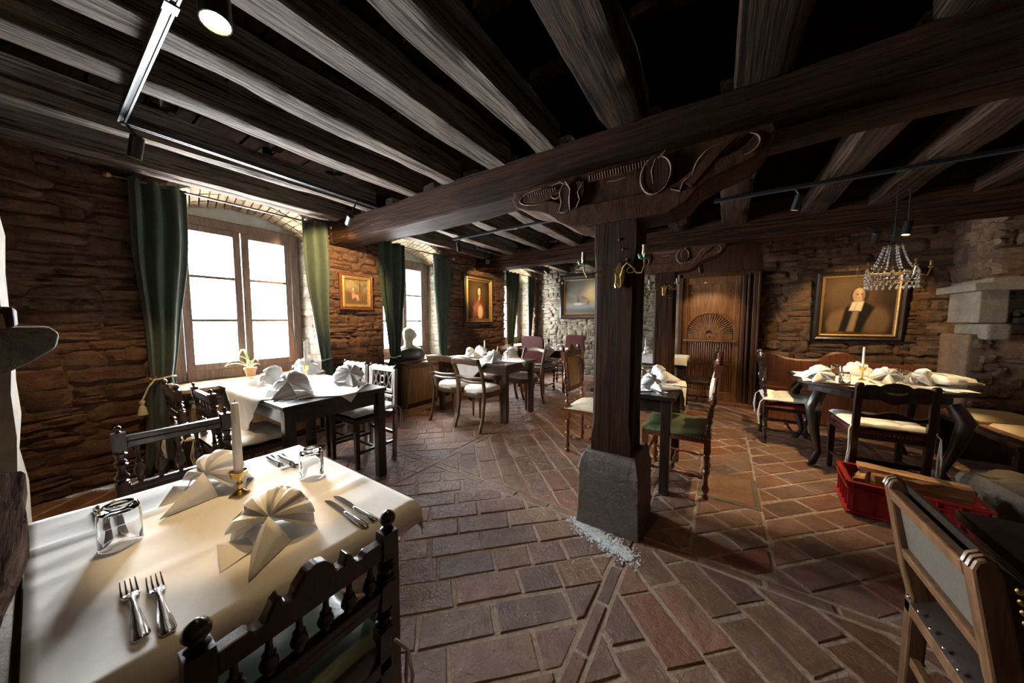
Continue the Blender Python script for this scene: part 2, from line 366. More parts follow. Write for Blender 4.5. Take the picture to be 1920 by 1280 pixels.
for k, p in enumerate(pavers):
    z = rnd.uniform(-.003, .0015)
    if k < 300:
        m = MB(); paver_mesh(m, p, z)
        if m.v:
            c = Vector((sum(v[0] for v in m.v) / len(m.v), sum(v[1] for v in m.v) / len(m.v), 0)); m.v = [tuple(Vector(v) - c) for v in m.v]
            m.build('paver', M['paver'], floor, loc=c)
    else: paver_mesh(rest, p, z)
tag(rest.build('paver_rows', M['paver'], floor), None, kind='stuff')
hx, hy = (HATCH[0] + HATCH[1]) / 2, (HATCH[2] + HATCH[3]) / 2
hb = MB(); hb.box((0, 0, -.008), (.32, .44, .02)); hb.build('floor_slab', M['paver'], floor, loc=(hx, hy, 0), bevel=.004)
hb = MB()
for sx, sy, dx, dy in ((0, -.235, .38, .03), (0, .235, .38, .03), (-.175, 0, .03, .44), (.175, 0, .03, .44)): hb.box((sx, sy, -.008), (dx, dy, .018))
hb.build('slab_border', M['granite'], floor, loc=(hx, hy, 0), bevel=.003)
sb = MB()                                                   # pale salt bloom at the foot of the column
sr = random.Random(3)
for k in range(1700):
    a = sr.random(); u = lerp(-.74, -.36, a) + sr.gauss(0, .03); v = lerp(1.87, 1.74, a) + sr.gauss(0, .036) - .01; s_ = sr.uniform(.002, .0085); sb.lathe([(s_, -.002), (s_ * .7, .0022), (0.0, .003)], 5, (u, v, 0))
M['salt'] = plain('white_salt_bloom', (.62, .66, .68), .95, .5, 50, .6)
tag(sb.build('salt_bloom', M['salt'], floor), None, kind='stuff')
# ---------------------------------------------------------------- rubble walls
def rock_template(seed):
    m = MB(); nu, nv = 6, 5; sd = Vector((seed * 7.3, seed * 3.1, 0))
    def fn(i, j):
        a, b = i / (nu - 1) - .5, j / (nv - 1) - .5
        e = max(abs(a), abs(b)) * 2; k = noise.noise(Vector((a * 2.5, b * 2.5, 0)) + sd)
        cr = .5 * (abs(2 * a) ** 4) * (abs(2 * b) ** 4)
        w = .07 * noise.noise(Vector((a * 4, b * 4, 5)) + sd); w2 = .11 * noise.noise(Vector((a * 4, b * 4, 9)) + sd)
        return (a * (1 - .22 * cr) + w, b * (1 - .22 * cr) + w2, 1.0 - .8 * e ** 3 + .75 * k + .35 * noise.noise(Vector((a * 7, b * 7, 2)) + sd))
    m.grid(fn, nu, nv)
    ring = [i for i in range(nu)] + [j * nu + nu - 1 for j in range(1, nv)] + [(nv - 1) * nu + i for i in range(nu - 2, -1, -1)] + [j * nu for j in range(nv - 2, 0, -1)]
    n0 = len(m.v); m.v += [(m.v[i][0] * .96, m.v[i][1] * .96, -.6) for i in ring]; L = len(ring)
    m.f += [(ring[(k + 1) % L], ring[k], n0 + k, n0 + (k + 1) % L) for k in range(L)]
    return m.mesh('rock_%d' % seed, True, 28)
ROCKS = [rock_template(i) for i in range(14)]
def rubble(wall, name, O, U, N, L, H, mat, hr, lr, depth, seed, holes=(), cap=300, gap=-.004):
    """stones on a wall face: O origin (low corner), U along, N outward normal; holes: f(u0,u1,z0,z1)->True when covered"""
    r = random.Random(seed); O, U, N = Vector(O), Vector(U), Vector(N); Zv = Vector((0, 0, 1)); st = []
    z = 0.0
    while z < H - .02:
        h = r.uniform(*hr); h = min(h, H - z); u = -r.random() * lr[1] * .5
        while u < L:
            l = r.uniform(*lr) * (1 if r.random() > .25 else .6); u0, u1 = max(0, u), min(L, u + l)
            parts = [(z, z + h)]
            if h > .10 and r.random() < .3: s_ = r.uniform(.4, .6); parts = [(z, z + h * s_), (z + h * s_, z + h)]
            for a, b in parts:
                if u1 - u0 < .035: continue
                segs = [(u0, u1)]
                for hu0, hu1, hz0, hz1 in holes:
                    if b > hz0 and a < hz1:
                        ns = []
                        for s0, s1 in segs:
                            if s1 <= hu0 or s0 >= hu1: ns.append((s0, s1)); continue
                            if hu0 - s0 > .03: ns.append((s0, hu0))
                            if s1 - hu1 > .03: ns.append((hu1, s1))
                        segs = ns
                for s0, s1 in segs: st.append((s0, s1, a, b))
            u += l
        z += h
    def corners(s): return [O + U * a + Zv * b for a, b in ((s[0], s[2]), (s[1], s[2]), (s[1], s[3]), (s[0], s[3]))]
    st.sort(key=lambda s: -area_px(corners(s)))
    B = Matrix((U, Zv, N)).transposed(); rest = MB()
    for k, s in enumerate(st):
        c = O + U * ((s[0] + s[1]) / 2) + Zv * ((s[2] + s[3]) / 2 + r.uniform(-.012, .012)); me = r.choice(ROCKS); d = depth * r.uniform(.6, 1.5)
        sc = ((s[1] - s[0] - gap) * r.choice((-1, 1)), (s[3] - s[2] - gap), d); tw = rz(r.uniform(-.09, .09))
        B3 = B @ tw
        if k < cap:
            o = bpy.data.objects.new('stone', me); C.objects.link(o); o.parent = wall
            o.matrix_world = Matrix.Translation(c) @ B3.to_4x4() @ Matrix.Diagonal((abs(sc[0]), sc[1], sc[2], 1))
            if not me.materials: me.materials.append(None)
            o.material_slots[0].link = 'OBJECT'; o.material_slots[0].material = mat
        else:
            rest.add([c + B3 @ Vector((v.co.x * abs(sc[0]), v.co.y * sc[1], v.co.z * sc[2])) for v in me.vertices], [tuple(p.vertices) for p in me.polygons])
    if rest.v: tag(rest.build('rubble_stones', mat, wall, True, 50), None, kind='stuff')
def wall_box(name, mat, label, boxes):
    m = MB()
    for c, d in boxes: m.box(c, d)
    return tag(m.build(name, mat), label, kind='structure')
# window wall with three openings (centre y, half inner, half outer, sill z, spring z, rise)
WIN = [(1.26, .66, .56, .70, 2.34, .24), (3.33, .62, .52, .70, 2.30, .24), (6.38, .66, .54, .72, 2.28, .24)]
XO, XF = -4.62, -4.36          # outer face, window frame plane
ww = MB(); edges = [YN]
for c, hi, ho, zs, zp, rise in WIN: edges += [c - hi, c + hi]
edges.append(YF)
for a, b in zip(edges[0::2], edges[1::2]): ww.box(((XO + XW) / 2, (a + b) / 2, ZC / 2), (XW - XO, b - a, ZC))
def soffit(w, y, x):
    c, hi, ho, zs, zp, rise = w; t = (XW - x) / (XW - XF); h = lerp(hi, ho, min(1, t)); k = max(-1, min(1, (y - c) / h))
    return zp - .05 * t + rise * (1 - .35 * t) * (1 - k * k)
for w in WIN:
    c, hi, ho, zs, zp, rise = w
    ww.box(((XO + XW) / 2, c, (zs - .03) / 2), (XW - XO, 2 * hi, zs - .03))
    n = 14
    vs = []                                                      # masonry above the arch, front face stepped to follow it
    for i in range(n):
        y0, y1 = lerp(c - hi, c + hi, i / n), lerp(c - hi, c + hi, (i + 1) / n); zb = soffit(w, (y0 + y1) / 2, XW) + .02
        ww.box(((XO + XW) / 2, (y0 + y1) / 2, (zb + .06 + ZC) / 2), (XW - XO, y1 - y0, ZC - zb - .06))
    for s in (-1, 1):                                             # splayed plaster reveals
        ww.prism([(XW, c + s * hi), (XF - .02, c + s * ho), (XO, c + s * ho), (XO, c + s * (hi + .01)), (XW, c + s * (hi + .01))], lambda a, b, d: (a, b, d), zs - .03, zp + .06)
wall_w = tag(ww.build('wall_window', M['mortar']), 'brown rubble stone wall with three deep curtained windows', kind='structure')
holes = [(c - hi - YN, c + hi - YN, zs - .04, 2.52) for c, hi, ho, zs, zp, rise in WIN]
rubble(wall_w, 'stone', (XW, YN, 0), (0, 1, 0), (1, 0, 0), YF - YN, ZC, M['stone'], (.055, .15), (.12, .44), .034, 11, holes, 300)
for wi, w in enumerate(WIN):
    c, hi, ho, zs, zp, rise = w
    # brick courses of the arch soffit
    nb = 18; rowsx = 3
    for q in range(rowsx):
        xa, xb = XW + .012 - q * (XW - XF) / rowsx, XW + .012 - (q + 1) * (XW - XF) / rowsx
        for i in range(nb):
            ta, tb = i / nb, (i + 1) / nb; g = .006; vs = []
            for x in (xa - g, xb + g):
                for t_, s_ in ((ta, 1), (tb, -1)):
                    tt = min(1, (XW - x) / (XW - XF)); tt = max(0, tt); h = lerp(hi, ho, tt); y = c - h + 2 * h * t_ + s_ * g; zb = soffit(w, y, x) + rnd.uniform(-.004, .006)
                    vs += [(x, y, zb), (x, y, zb + .075)]
            m = MB(); m.add(vs, [(0, 2, 6, 4), (1, 5, 7, 3), (0, 1, 3, 2), (4, 6, 7, 5), (0, 4, 5, 1), (2, 3, 7, 6)])
            m.build('arch_brick', M['archbrick'], wall_w)
    lu = MB()                                                     # plaster lunette between frame head and soffit
    top = [(c - ho + 2 * ho * i / 12, soffit(w, c - ho + 2 * ho * i / 12, XF) + .16) for i in range(13)]
    lu.prism([(c - ho - .02, zp - .10)] + [(c - ho - .02, top[0][1])] + top + [(c + ho + .02, top[-1][1]), (c + ho + .02, zp - .10)], lambda a, b, d: (d, a, b), XF - .22, XF - .01)
    lu.build('lunette', M['greyplaster'], wall_w)
    for s in (-1, 1):                                             # reveal rubble
        a = Vector((XW, c + s * hi, 0)); b = Vector((XF, c + s * ho, 0)); U_ = (b - a); L = U_.length; U_.normalize(); N_ = Vector((U_.y, -U_.x, 0)); N_ = N_ if N_.y * s < 0 else -N_
        rv = MB(); rr = random.Random(wi * 5 + s)
        z = zs
        while z < zp + .02:
            h = rr.uniform(.07, .16)
            for u0, u1 in ((0, L * rr.uniform(.4, .7)), (None, L)):
                u0 = pu if u0 is None else u0; pu = u1; me = rr.choice(ROCKS); ce = a + U_ * ((u0 + u1) / 2) + Vector((0, 0, z + h / 2)); B = Matrix((U_, Vector((0, 0, 1)), N_)).transposed()
                rv.add([ce + B @ Vector((v.co.x * (u1 - u0), v.co.y * h, v.co.z * .016)) for v in me.vertices], [tuple(p.vertices) for p in me.polygons])
            z += h
        rv.build('reveal_stones', M['stone_pale'], wall_w, True, 50)['kind'] = 'stuff'
# windows
def casement(n, w):
    c, hi, ho, zs, zp, rise = w; H0, H1 = zs - .01, zp - .02
    o = tag(thing('window_%d' % n, None, None, (XF - .03, c, H0)), ['tall brown casement window nearest the camera, with orchid on its sill', 'middle casement window behind the stone bust', 'farthest casement window by the room corner'][n - 1], kind='structure')
    Hh = H1 - H0; fw = .085
    m = MB()
    for s in (-1, 1): m.box((0, s * (ho - fw / 2), Hh / 2), (.09, fw, Hh))
    m.box((0, 0, Hh - fw / 2), (.09, 2 * ho - 2 * fw, fw)); m.box((0, 0, .05), (.09, 2 * ho - 2 * fw, .10))
    m.build('outer_frame', M['frame_w'], o, bevel=.006)
    iw = ho - fw - .004; m0 = fw * .0
    for s in (-1, 1):
        sa = MB(); y0, y1 = (.004, iw) if s > 0 else (-iw, -.004); z0, z1 = .10, Hh - fw; st = .062
        sa.box((.022, y0 + st / 2, (z0 + z1) / 2), (.06, st, z1 - z0)); sa.box((.022, y1 - st / 2, (z0 + z1) / 2), (.06, st, z1 - z0))
        sa.box((.022, (y0 + y1) / 2, z0 + .035), (.06, y1 - y0 - 2 * st, .07)); sa.box((.022, (y0 + y1) / 2, z1 - st / 2), (.06, y1 - y0 - 2 * st, st))
        zz0, zz1 = z0 + .07, z1 - st
        sash = sa.build('sash', M['frame_w'], o, bevel=.005)
        for k in (1, 2):
            b = MB(); b.box((.022, (y0 + y1) / 2, lerp(zz0, zz1, k / 3)), (.035, y1 - y0 - 2 * st, .028)); b.build('glazing_bar', M['frame_w'], sash)
        for k in range(3):
            b = MB(); b.box((.018, (y0 + y1) / 2, lerp(zz0, zz1, (k + .5) / 3)), (.003, y1 - y0 - 2 * st, (zz1 - zz0) / 3 - .028)); b.build('pane', M['pane'], sash)
    hd = MB(); hd.tube([(.06, .0, Hh * .5), (.085, 0, Hh * .5), (.085, 0, Hh * .44)], .007, 6); hd.build('handle', M['iron'], o)
    sl = MB(); sl.box(((XW + .14 - XF) / 2, 0, -.015), (XW + .14 - XF + .04, 2 * ho + .08, .035)); sl.build('sill', M['honey'], o, bevel=.006)
    return o
t = NT('window_pane'); gl = t.n('ShaderNodeBsdfGlossy'); gl.inputs['Roughness'].default_value = .02; tr = t.n('ShaderNodeBsdfTransparent'); mx = t.n('ShaderNodeMixShader', inp={0: .06})
t.l(tr.outputs[0], mx.inputs[1]); t.l(gl.outputs[0], mx.inputs[2]); t.l(mx.outputs[0], t.out.inputs['Surface']); M['pane'] = t.m
for i, w in enumerate(WIN): casement(i + 1, w)
# other walls
wall_f = wall_box('wall_far', M['mortar_pale'], 'pale rubble end wall with the dark framed landscape', [(((XO + XS) / 2, YF + .2, ZC / 2), (XS - XO + .4, .4, ZC))])
rubble(wall_f, 'stone', (XW, YF, 0), (1, 0, 0), (0, -1, 0), XS - XW, ZC, M['stone_pale'], (.07, .15), (.10, .30), .03, 5, (), 300)
wall_st = wall_box('wall_step', M['mortar_pale'], 'short return wall beside the carved door', [((XS + .15, (YF + YD) / 2 + .32, ZC / 2), (.3, YF - YD + .16, ZC)), ((XS + .04, YD + .12, ZC / 2), (.08, .24, ZC))])
DX0, DX1, DZ = -.58, .44, 2.03
wall_d = wall_box('wall_door', M['mortar'], 'rough brown stone wall with carved door and gilt framed portrait', [(((DX1 + XR) / 2, YD + .2, ZC / 2), (XR - DX1 + .4, .4, ZC)), (((DX0 + DX1) / 2, YD + .2, (DZ + ZC) / 2), (DX1 - DX0, .4, ZC - DZ)), (((DX0 + DX1) / 2, YD + .38, DZ / 2), (DX1 - DX0, .04, DZ))])
rubble(wall_d, 'stone', (DX1 + .02, YD, 0), (1, 0, 0), (0, -1, 0), XR - DX1, ZC, M['stone_warm'], (.07, .20), (.12, .42), .034, 8, (), 300)
wall_c = wall_box('wall_chimney', M['mortar'], 'rubble chimney breast above the corner fireplace mantel', [((2.475, 5.53, 2.175), (.55, .62, 1.05))])
rubble(wall_c, 'stone', (2.2, 5.22, 1.65), (1, 0, 0), (0, -1, 0), .55, 1.05, M['stone_warm'], (.08, .18), (.12, .32), .03, 31, (), 300); rubble(wall_c, 'stone', (2.2, 5.84, 1.65), (0, -1, 0), (-1, 0, 0), .62, 1.05, M['stone_warm'], (.08, .18), (.12, .32), .03, 32, (), 300)
wall_r = wall_box('wall_right', M['mortar'], 'dark rubble wall at the right behind the fireplace', [((XR + .2, (YN + YD) / 2, ZC / 2), (.4, YD - YN, ZC))])
wall_n = wall_box('wall_near', M['mortar'], 'rubble wall behind the viewer', [(((XO + XR) / 2, YN - .2, ZC / 2), (XR - XO + .4, .4, ZC))])
# ---------------------------------------------------------------- ceiling and timbers
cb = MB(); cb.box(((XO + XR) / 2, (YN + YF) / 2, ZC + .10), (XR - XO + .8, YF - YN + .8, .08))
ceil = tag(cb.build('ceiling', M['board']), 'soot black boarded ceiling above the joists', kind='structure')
y = YN
while y < YF:
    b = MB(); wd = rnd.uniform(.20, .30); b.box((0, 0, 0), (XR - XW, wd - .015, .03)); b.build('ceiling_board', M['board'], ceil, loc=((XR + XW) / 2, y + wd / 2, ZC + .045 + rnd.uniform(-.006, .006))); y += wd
def beam(name, a, b, w, h, mat, seed, label, rough=.012, group=None, sag=0, cat='beam', parent=None, wane=.0):
    """rough hewn timber; mesh runs along local Z"""
    a, b = Vector(a), Vector(b); L = (b - a).length; m = MB(); sd = Vector((seed * 3.7, seed * 1.9, 0)); n = max(8, int(L / .10))
    ch = .16
    base = [(-.5 + ch * .3, -.5), (0, -.5), (.5 - ch * .3, -.5), (.5, -.5 + ch * .3), (.5, 0), (.5, .5 - ch * .3), (.5 - ch * .3, .5), (0, .5), (-.5 + ch * .3, .5), (-.5, .5 - ch * .3), (-.5, 0), (-.5, -.5 + ch * .3)]
    def fn(i, j):
        t = j / n; px, py = base[i]; z = t * L
        d = rough * (noise.noise(Vector((px * 1.5, py * 1.5, z * 1.1)) + sd) * 1.6 + .6 * noise.noise(Vector((px * 4, py * 4, z * 5)) + sd))
        e = 1.0
        if abs(px) > .4 and abs(py) > .4: e = 1 - wane * max(0, noise.noise(Vector((px, py, z * 2)) + sd * 2))
        return (px * w * e + d * (1 if px > 0 else -1), py * h * e + d * .8 * (1 if py > 0 else -1) - sag * 4 * t * (1 - t), z)
    m.grid(fn, 12, n + 1, True); m.f.append(tuple(range(11, -1, -1))); m.f.append(tuple(n * 12 + k for k in range(12)))
    o = m.build(name, mat, parent, True, 35)
    zx = (b - a).normalized(); up = Vector((0, 0, 1)) if abs(zx.z) < .9 else Vector((0, 1, 0)); xx = up.cross(zx).normalized(); yy = zx.cross(xx)
    o.matrix_world = Matrix.Translation(a) @ Matrix((xx, yy, zx)).transposed().to_4x4()
    if label: tag(o, label, cat, group)
    return o
GY1, GY2, GZ0, GZ1 = 2.0, 4.72, 2.21, 2.47
gd = 'main girders'
beam('girder', (XW - .01, GY1 + .15, (GZ0 + GZ1) / 2), (XR + .01, GY1 + .15, (GZ0 + GZ1) / 2), .30, GZ1 - GZ0, M['oak_dark'], 1, 'massive smoked oak girder on the nearer carved column', .012, gd, wane=.1)
beam('girder', (XW - .01, GY2 + .14, 2.40), (XR + .01, GY2 + .14, 2.40), .28, .30, M['oak_dark'], 2, 'massive smoked oak girder on the farther column, above the carved door', .010, gd, wane=.1)
JX = [(-3.74, .13), (-3.16, .13), (-2.44, .15), (-1.97, .17), (-1.46, .17), (-1.05, .16), (-.52, .23), (.13, .25), (.76, .20), (1.35, .22), (1.95, .2), (2.5, .2)]
ordn = ['first', 'second', 'third', 'fourth', 'fifth', 'sixth', 'seventh', 'eighth', 'ninth', 'tenth', 'eleventh', 'twelfth']
for bay, (ya, yb, nm) in enumerate([(YN - .2, GY1 + .06, 'nearest bay'), (GY1 + .24, GY2 + .05, 'middle bay'), (GY2 + .24, YF + .2, 'far bay')]):
    for i, (x, w) in enumerate(JX):
        if bay == 2 and x > XS: continue
        if bay == 1: x += (.0, .04, -.05, .03, -.04)[i % 5]
        beam('ceiling_joist', (x, ya, 2.555), (x, yb, 2.555), w, .20, M['oak'] if x < -.8 else M['oak_shaded'], 20 + bay * 20 + i, '%s weathered oak joist from the window wall, %s of the ceiling' % (ordn[i], nm), .010, 'ceiling joists', wane=.25)
beam('wall_plate', (XW + .11, YN, 2.53), (XW + .11, GY1, 2.53), .10, .11, M['oak'], 77, 'slim pale wall plate above the nearest window curtains', .005)
# short battens on the boards between the joists
for i in range(len(JX) - 1):
    for yy in (.55, 1.15, 1.65):
        x0, x1 = JX[i][0] + JX[i][1] / 2, JX[i + 1][0] - JX[i + 1][1] / 2
        b = MB(); b.box((0, 0, 0), (x1 - x0, .07, .05)); b.build('batten', M['oak_dark'], ceil, loc=((x0 + x1) / 2, yy + .05 * math.sin(i * 3), ZC - .0))
# ---------------------------------------------------------------- columns with carved saddles
def saddle_poly(s=1.0):
    p = [(-.74, .0), (-.74, -.06), (-.70, -.13), (-.62, -.165), (-.52, -.19), (-.44, -.225), (-.36, -.29), (-.28, -.33), (-.18, -.34), (.0, -.34), (.18, -.34), (.30, -.335), (.38, -.30), (.43, -.24), (.50, -.20), (.58, -.175), (.66, -.15), (.71, -.10), (.74, -.03), (.74, 0)]
    return [(a * s, b * s) for a, b in p]
def column(cx, cy, ztop, w, label, stone=True, sadscale=1.0, sadw=.26):
    o = thing('column', label, 'column', (cx, cy, 0), 0, 'carved columns')
    if stone:
        m = MB(); b0, b1, b2 = .19, .185, w * .5 + .028
        prof = [(b0 + .004, 0), (b0, .10), (b1, .33), (b1 + .004, .36), (b2 + .02, .43), (b2 + .01, .455), (b2, .47)]
        m.grid(lambda i, j: (prof[j][0] * (-1, 0, 1, 1, 1, 0, -1, -1)[i] * (1 + .01 * math.sin(j * 5 + i)), prof[j][0] * (-1, -1, -1, 0, 1, 1, 1, 0)[i] * (1 + .01 * math.cos(j * 3 + i)), prof[j][1]), 8, len(prof), True)
        m.f.append(tuple((len(prof) - 1) * 8 + k for k in range(8))); m.build('stone_base', M['basestone'], o, True, 9, bevel=.008)
    z0 = .47 if stone else 0.0
    zb = ztop - .34 * sadscale
    m = MB(); sd = Vector((cx * 5, cy * 3, 0)); n = 16; ch = [.0, .0] + [.18] * 12 + [.06, 0, 0]
    def fn(i, j):
        z = lerp(z0, zb + .01, j / n); c = .03 + .13 * sstep(1, 2, j) * (1 - sstep(n - 3, n - 2, j))
        px, py = [(-1 + c, -1), (1 - c, -1), (1, -1 + c), (1, 1 - c), (1 - c, 1), (-1 + c, 1), (-1, 1 - c), (-1, -1 + c)][i]
        d = .005 * noise.noise(Vector((px, py, z * 2)) + sd)
        return ((w / 2 + d) * px, (w / 2 + d) * py, z)
    m.grid(fn, 8, n + 1, True); m.f.append(tuple(range(7, -1, -1))); m.f.append(tuple(n * 8 + k for k in range(8)))
    m.build('shaft', M['oak_dark'], o, True, 18)
    s = MB(); P = saddle_poly(sadscale); s.prism(P, lambda a, b, d: (a, d, ztop + b), -sadw / 2, sadw / 2)
    sa = s.build('carved_saddle', M['oak_carved'], o, bevel=.012)
    inner = [(a * .90, b * .58 - .012) for a, b in P[1:-1]]
    s = MB(); s.prism(P[1:-1] + inner[::-1], lambda a, b, d: (a, d, ztop + b), -sadw / 2 - .016, -sadw / 2); s.build('raised_border', M['oak_carved'], sa, bevel=.006)
    yf = -sadw / 2 - .014
    def solid(nm, poly, th, mat): e = MB(); e.prism([(a * sadscale, ztop + b * sadscale) for a, b in poly], lambda a, b, d: (a, d, b), yf - th, yf + .006); e.build(nm, mat, sa, bevel=.004)
    E2 = lambda cx_, cy_, a, b, n=20: [(cx_ + a * math.cos(2 * PI * k / n), cy_ + b * math.sin(2 * PI * k / n)) for k in range(n)]
    solid('carved_bud', E2(.225, -.125, .07, .095), .006, M['oak_dark']); solid('carved_bud', E2(-.50, -.085, .15, .042), .004, M['oak_carved'])
    solid('carved_leaf', [(-.33, -.03), (-.285, -.09), (-.28, -.22), (-.33, -.235), (-.375, -.22), (-.35, -.15), (-.37, -.10)], .007, M['oak_dark']); solid('carved_leaf', [(-.25, -.05), (-.19, -.06), (-.19, -.14), (-.24, -.22), (-.225, -.13)], .006, M['oak_dark'])
    solid('carved_leaf', [(.36, -.20), (.42, -.12), (.52, -.05), (.60, -.03), (.52, -.10), (.46, -.17), (.40, -.235)], .007, M['oak_carved']); solid('carved_band', [(-.17, -.03), (.12, -.03), (.12, -.075), (-.17, -.075)], .003, M['oak_carved'])
    def rel(pts, r=.007, dy=-.006): 
        e = MB(); e.tube([(a * sadscale, yf + dy, ztop + b * sadscale) for a, b in pts], [r * sadscale * .75 * (.35 + .65 * math.sin(PI * (k + .5) / len(pts))) for k in range(len(pts))], 6); e.v = [(v[0], yf + (v[1] - yf) * .8, v[2]) for v in e.v]; e.build('carving', M['highlight_peg'], sa, True)
    def arc(cx_, cy_, r1, r2, a0, a1, n=14): return [(cx_ + r1 * math.cos(lerp(a0, a1, k / n)), cy_ + r2 * math.sin(lerp(a0, a1, k / n))) for k in range(n + 1)]
    # recessed panels, acanthus curls and tulip as raised carving
    rel(arc(-.50, -.09, .17, .05, PI * .5, PI * 1.5)); rel([(-.42, -.04), (-.36, -.03), (-.31, -.06)])
    rel([(-.33, -.04), (-.36, -.10), (-.345, -.17), (-.37, -.23)], .009); rel([(-.32, -.035), (-.285, -.09), (-.29, -.16), (-.285, -.225)], .011); rel(arc(-.385, -.10, .035, .03, PI, 2 * PI), .008)
    rel([(-.20, -.07), (-.235, -.12), (-.22, -.17), (-.245, -.22)], .008); rel(arc(-.33, -.20, .04, .03, PI * 1.1, PI * 1.9), .008)
    rel(arc(.22, -.13, .075, .10, PI * .55, PI * 1.8), .011); rel(arc(.24, -.12, .06, .085, -PI * .25, PI * .55), .009); rel([(.22, -.04), (.20, -.10), (.21, -.17)], .006); rel([(.27, -.01), (.235, -.045)], .008)
    rel(arc(.52, -.20, .12, .15, PI * .55, PI * .95), .010); rel([(.40, -.17), (.36, -.20), (.345, -.24), (.30, -.22)], .008)
    rel([(-.05, -.10), (.0, -.105), (.06, -.10)], .005); rel(arc(.62, -.08, .06, .05, -PI * .5, PI * .4), .008)
    for k in range(13):
        a = -.60 + k * .017; rel([(a, -.055), (a + .006, -.085)], .004)
    for k in range(22):
        a = -.16 + k * .016; rel([(a, -.035), (a + .005, -.07)], .004)
    pg = MB()
    for (px, pz) in ((.06, -.50), (.09, -.56), (.05, -.62), (.08, -.66), (.03, -.44)): pg.lathe([(.008, 0), (.006, .006), (0, .008)], 6, (px * .8, -w / 2 + .0, ztop + pz), rx(PI / 2))
    pg.build('peg', M['highlight_peg'], o)
    return o
M['basestone'] = stone_mat('dark_base_stone', [(0, (.105, .08, .062)), (1, (.14, .105, .08))], .6, .5, 14, 1)
column(-.545, 2.06, GZ0 + .005, .25, 'nearer carved wooden column on a chamfered stone block, wall sconce on its face', True, .98)
column(-.655, 4.86, 2.255, .25, 'farther dark wooden column with carved saddle beside the panelled door', True, .92)
# ============================================================ door
dr = tag(thing('door_1', None, None, (0, YD, 0)), 'carved red-brown double panel door with a fan relief and reeded lower panel', kind='structure')
m = MB(); m.box((-.15, .06, 1.0), (.80, .05, 1.96)); leaf = m.build('leaf', M['door'], dr)
m = MB(); m.box((-.555, .02, 1.015), (.05, .16, 2.03)); m.box((-.07, .02, 2.0), (1.02, .16, .06)); m.build('door_frame', M['door_dark'], dr, bevel=.006)
for x, w, d in ((.275, .045, .10), (.325, .03, .14), (.36, .02, .10), (.40, .05, .16), (.44, .03, .2)):
    m = MB(); m.box((x, .06 - d / 2, 1.0), (w, d, 2.0)); m.build('jamb_moulding', M['door_dark'], dr, bevel=.008)
m = MB()
for c, d in (((-.49, .025, 1.0), (.07, .05, 1.96)), ((.20, .025, 1.0), (.07, .05, 1.96)), ((-.145, .025, 1.92), (.62, .05, .11)), ((-.145, .025, .11), (.62, .05, .14))): m.box(c, d)
m.build('stiles_and_rails', M['door'], leaf, bevel=.006)
m = MB(); m.box((-.145, .0, .975), (.72, .09, .035)); m.build('ledge', M['door'], leaf, bevel=.01)
m = MB(); m.box((-.145, .028, 1.04), (.60, .04, .09)); m.build('fan_base', M['door'], leaf, bevel=.005)
fc = (-.145, 1.09)
m = MB(); m.prism([(fc[0] + .335 * math.cos(PI * k / 24), fc[1] + .335 * math.sin(PI * k / 24)) for k in range(25)], lambda a, b, d: (a, d, b), .02, .04); m.build('fan_field', M['door_dark'], leaf)
for k in range(25):
    a = PI * (k + .5) / 25; m = MB(); m.bar((fc[0] + .07 * math.cos(a), .014, fc[1] + .07 * math.sin(a)), (fc[0] + .30 * math.cos(a), .014, fc[1] + .30 * math.sin(a)), .016, .024, (0, 1, 0)); m.build('fan_rib', M['door'], leaf, bevel=.004)
m = MB(); m.tube([(fc[0] + .325 * math.cos(PI * k / 24), .016, fc[1] + .325 * math.sin(PI * k / 24)) for k in range(25)], .014, 6); m.build('fan_arch', M['door'], leaf, True)
m = MB(); m.tube([(fc[0] + .06 * math.cos(PI * k / 12), .014, fc[1] + .06 * math.sin(PI * k / 12)) for k in range(13)], .014, 6); m.build('fan_hub', M['door'], leaf, True)
m = MB(); m.lathe([(.012, 0), (.014, .008), (0, .016)], 10, (-.145, .01, 1.035), rx(PI / 2)); m.build('knob', M['iron'], leaf)
for tier, (z0, z1, off) in enumerate(((.60, .945, 0), (.185, .595, .5))):
    for k in range(20):
        x = -.455 + (k + off) * .031; m = MB(); m.lathe([(.010, z0), (.0125, z0 + .02), (.0125, z1 - .02), (.010, z1)], 6, (x, .03, 0)); m.build('reed', M['door'], leaf, True, 60)
for u, v in ((1302, 548), (1370, 545)):
    p = PY(u, v, YD); m = MB(); x, z = p.x, p.z
    m.tube([(x, .02, z + .05), (x, -.03, z + .03), (x + .0, -.05, z), (x - .03, -.07, z - .02), (x - .035, -.08, z + .0)], .006, 6); m.tube([(x, -.05, z), (x + .03, -.07, z - .02), (x + .035, -.08, z)], .006, 6); m.build('coat_hook', M['brass'], dr, True)
m = MB(); m.box((-.09, .0, 2.30), (1.12, .04, .54)); m.build('head_panel', M['door_dark'], dr, bevel=.006)
m = MB(); m.box((-.07, -.06, .025), (1.02, .10, .05)); m.build('threshold', M['door'], dr, bevel=.006)
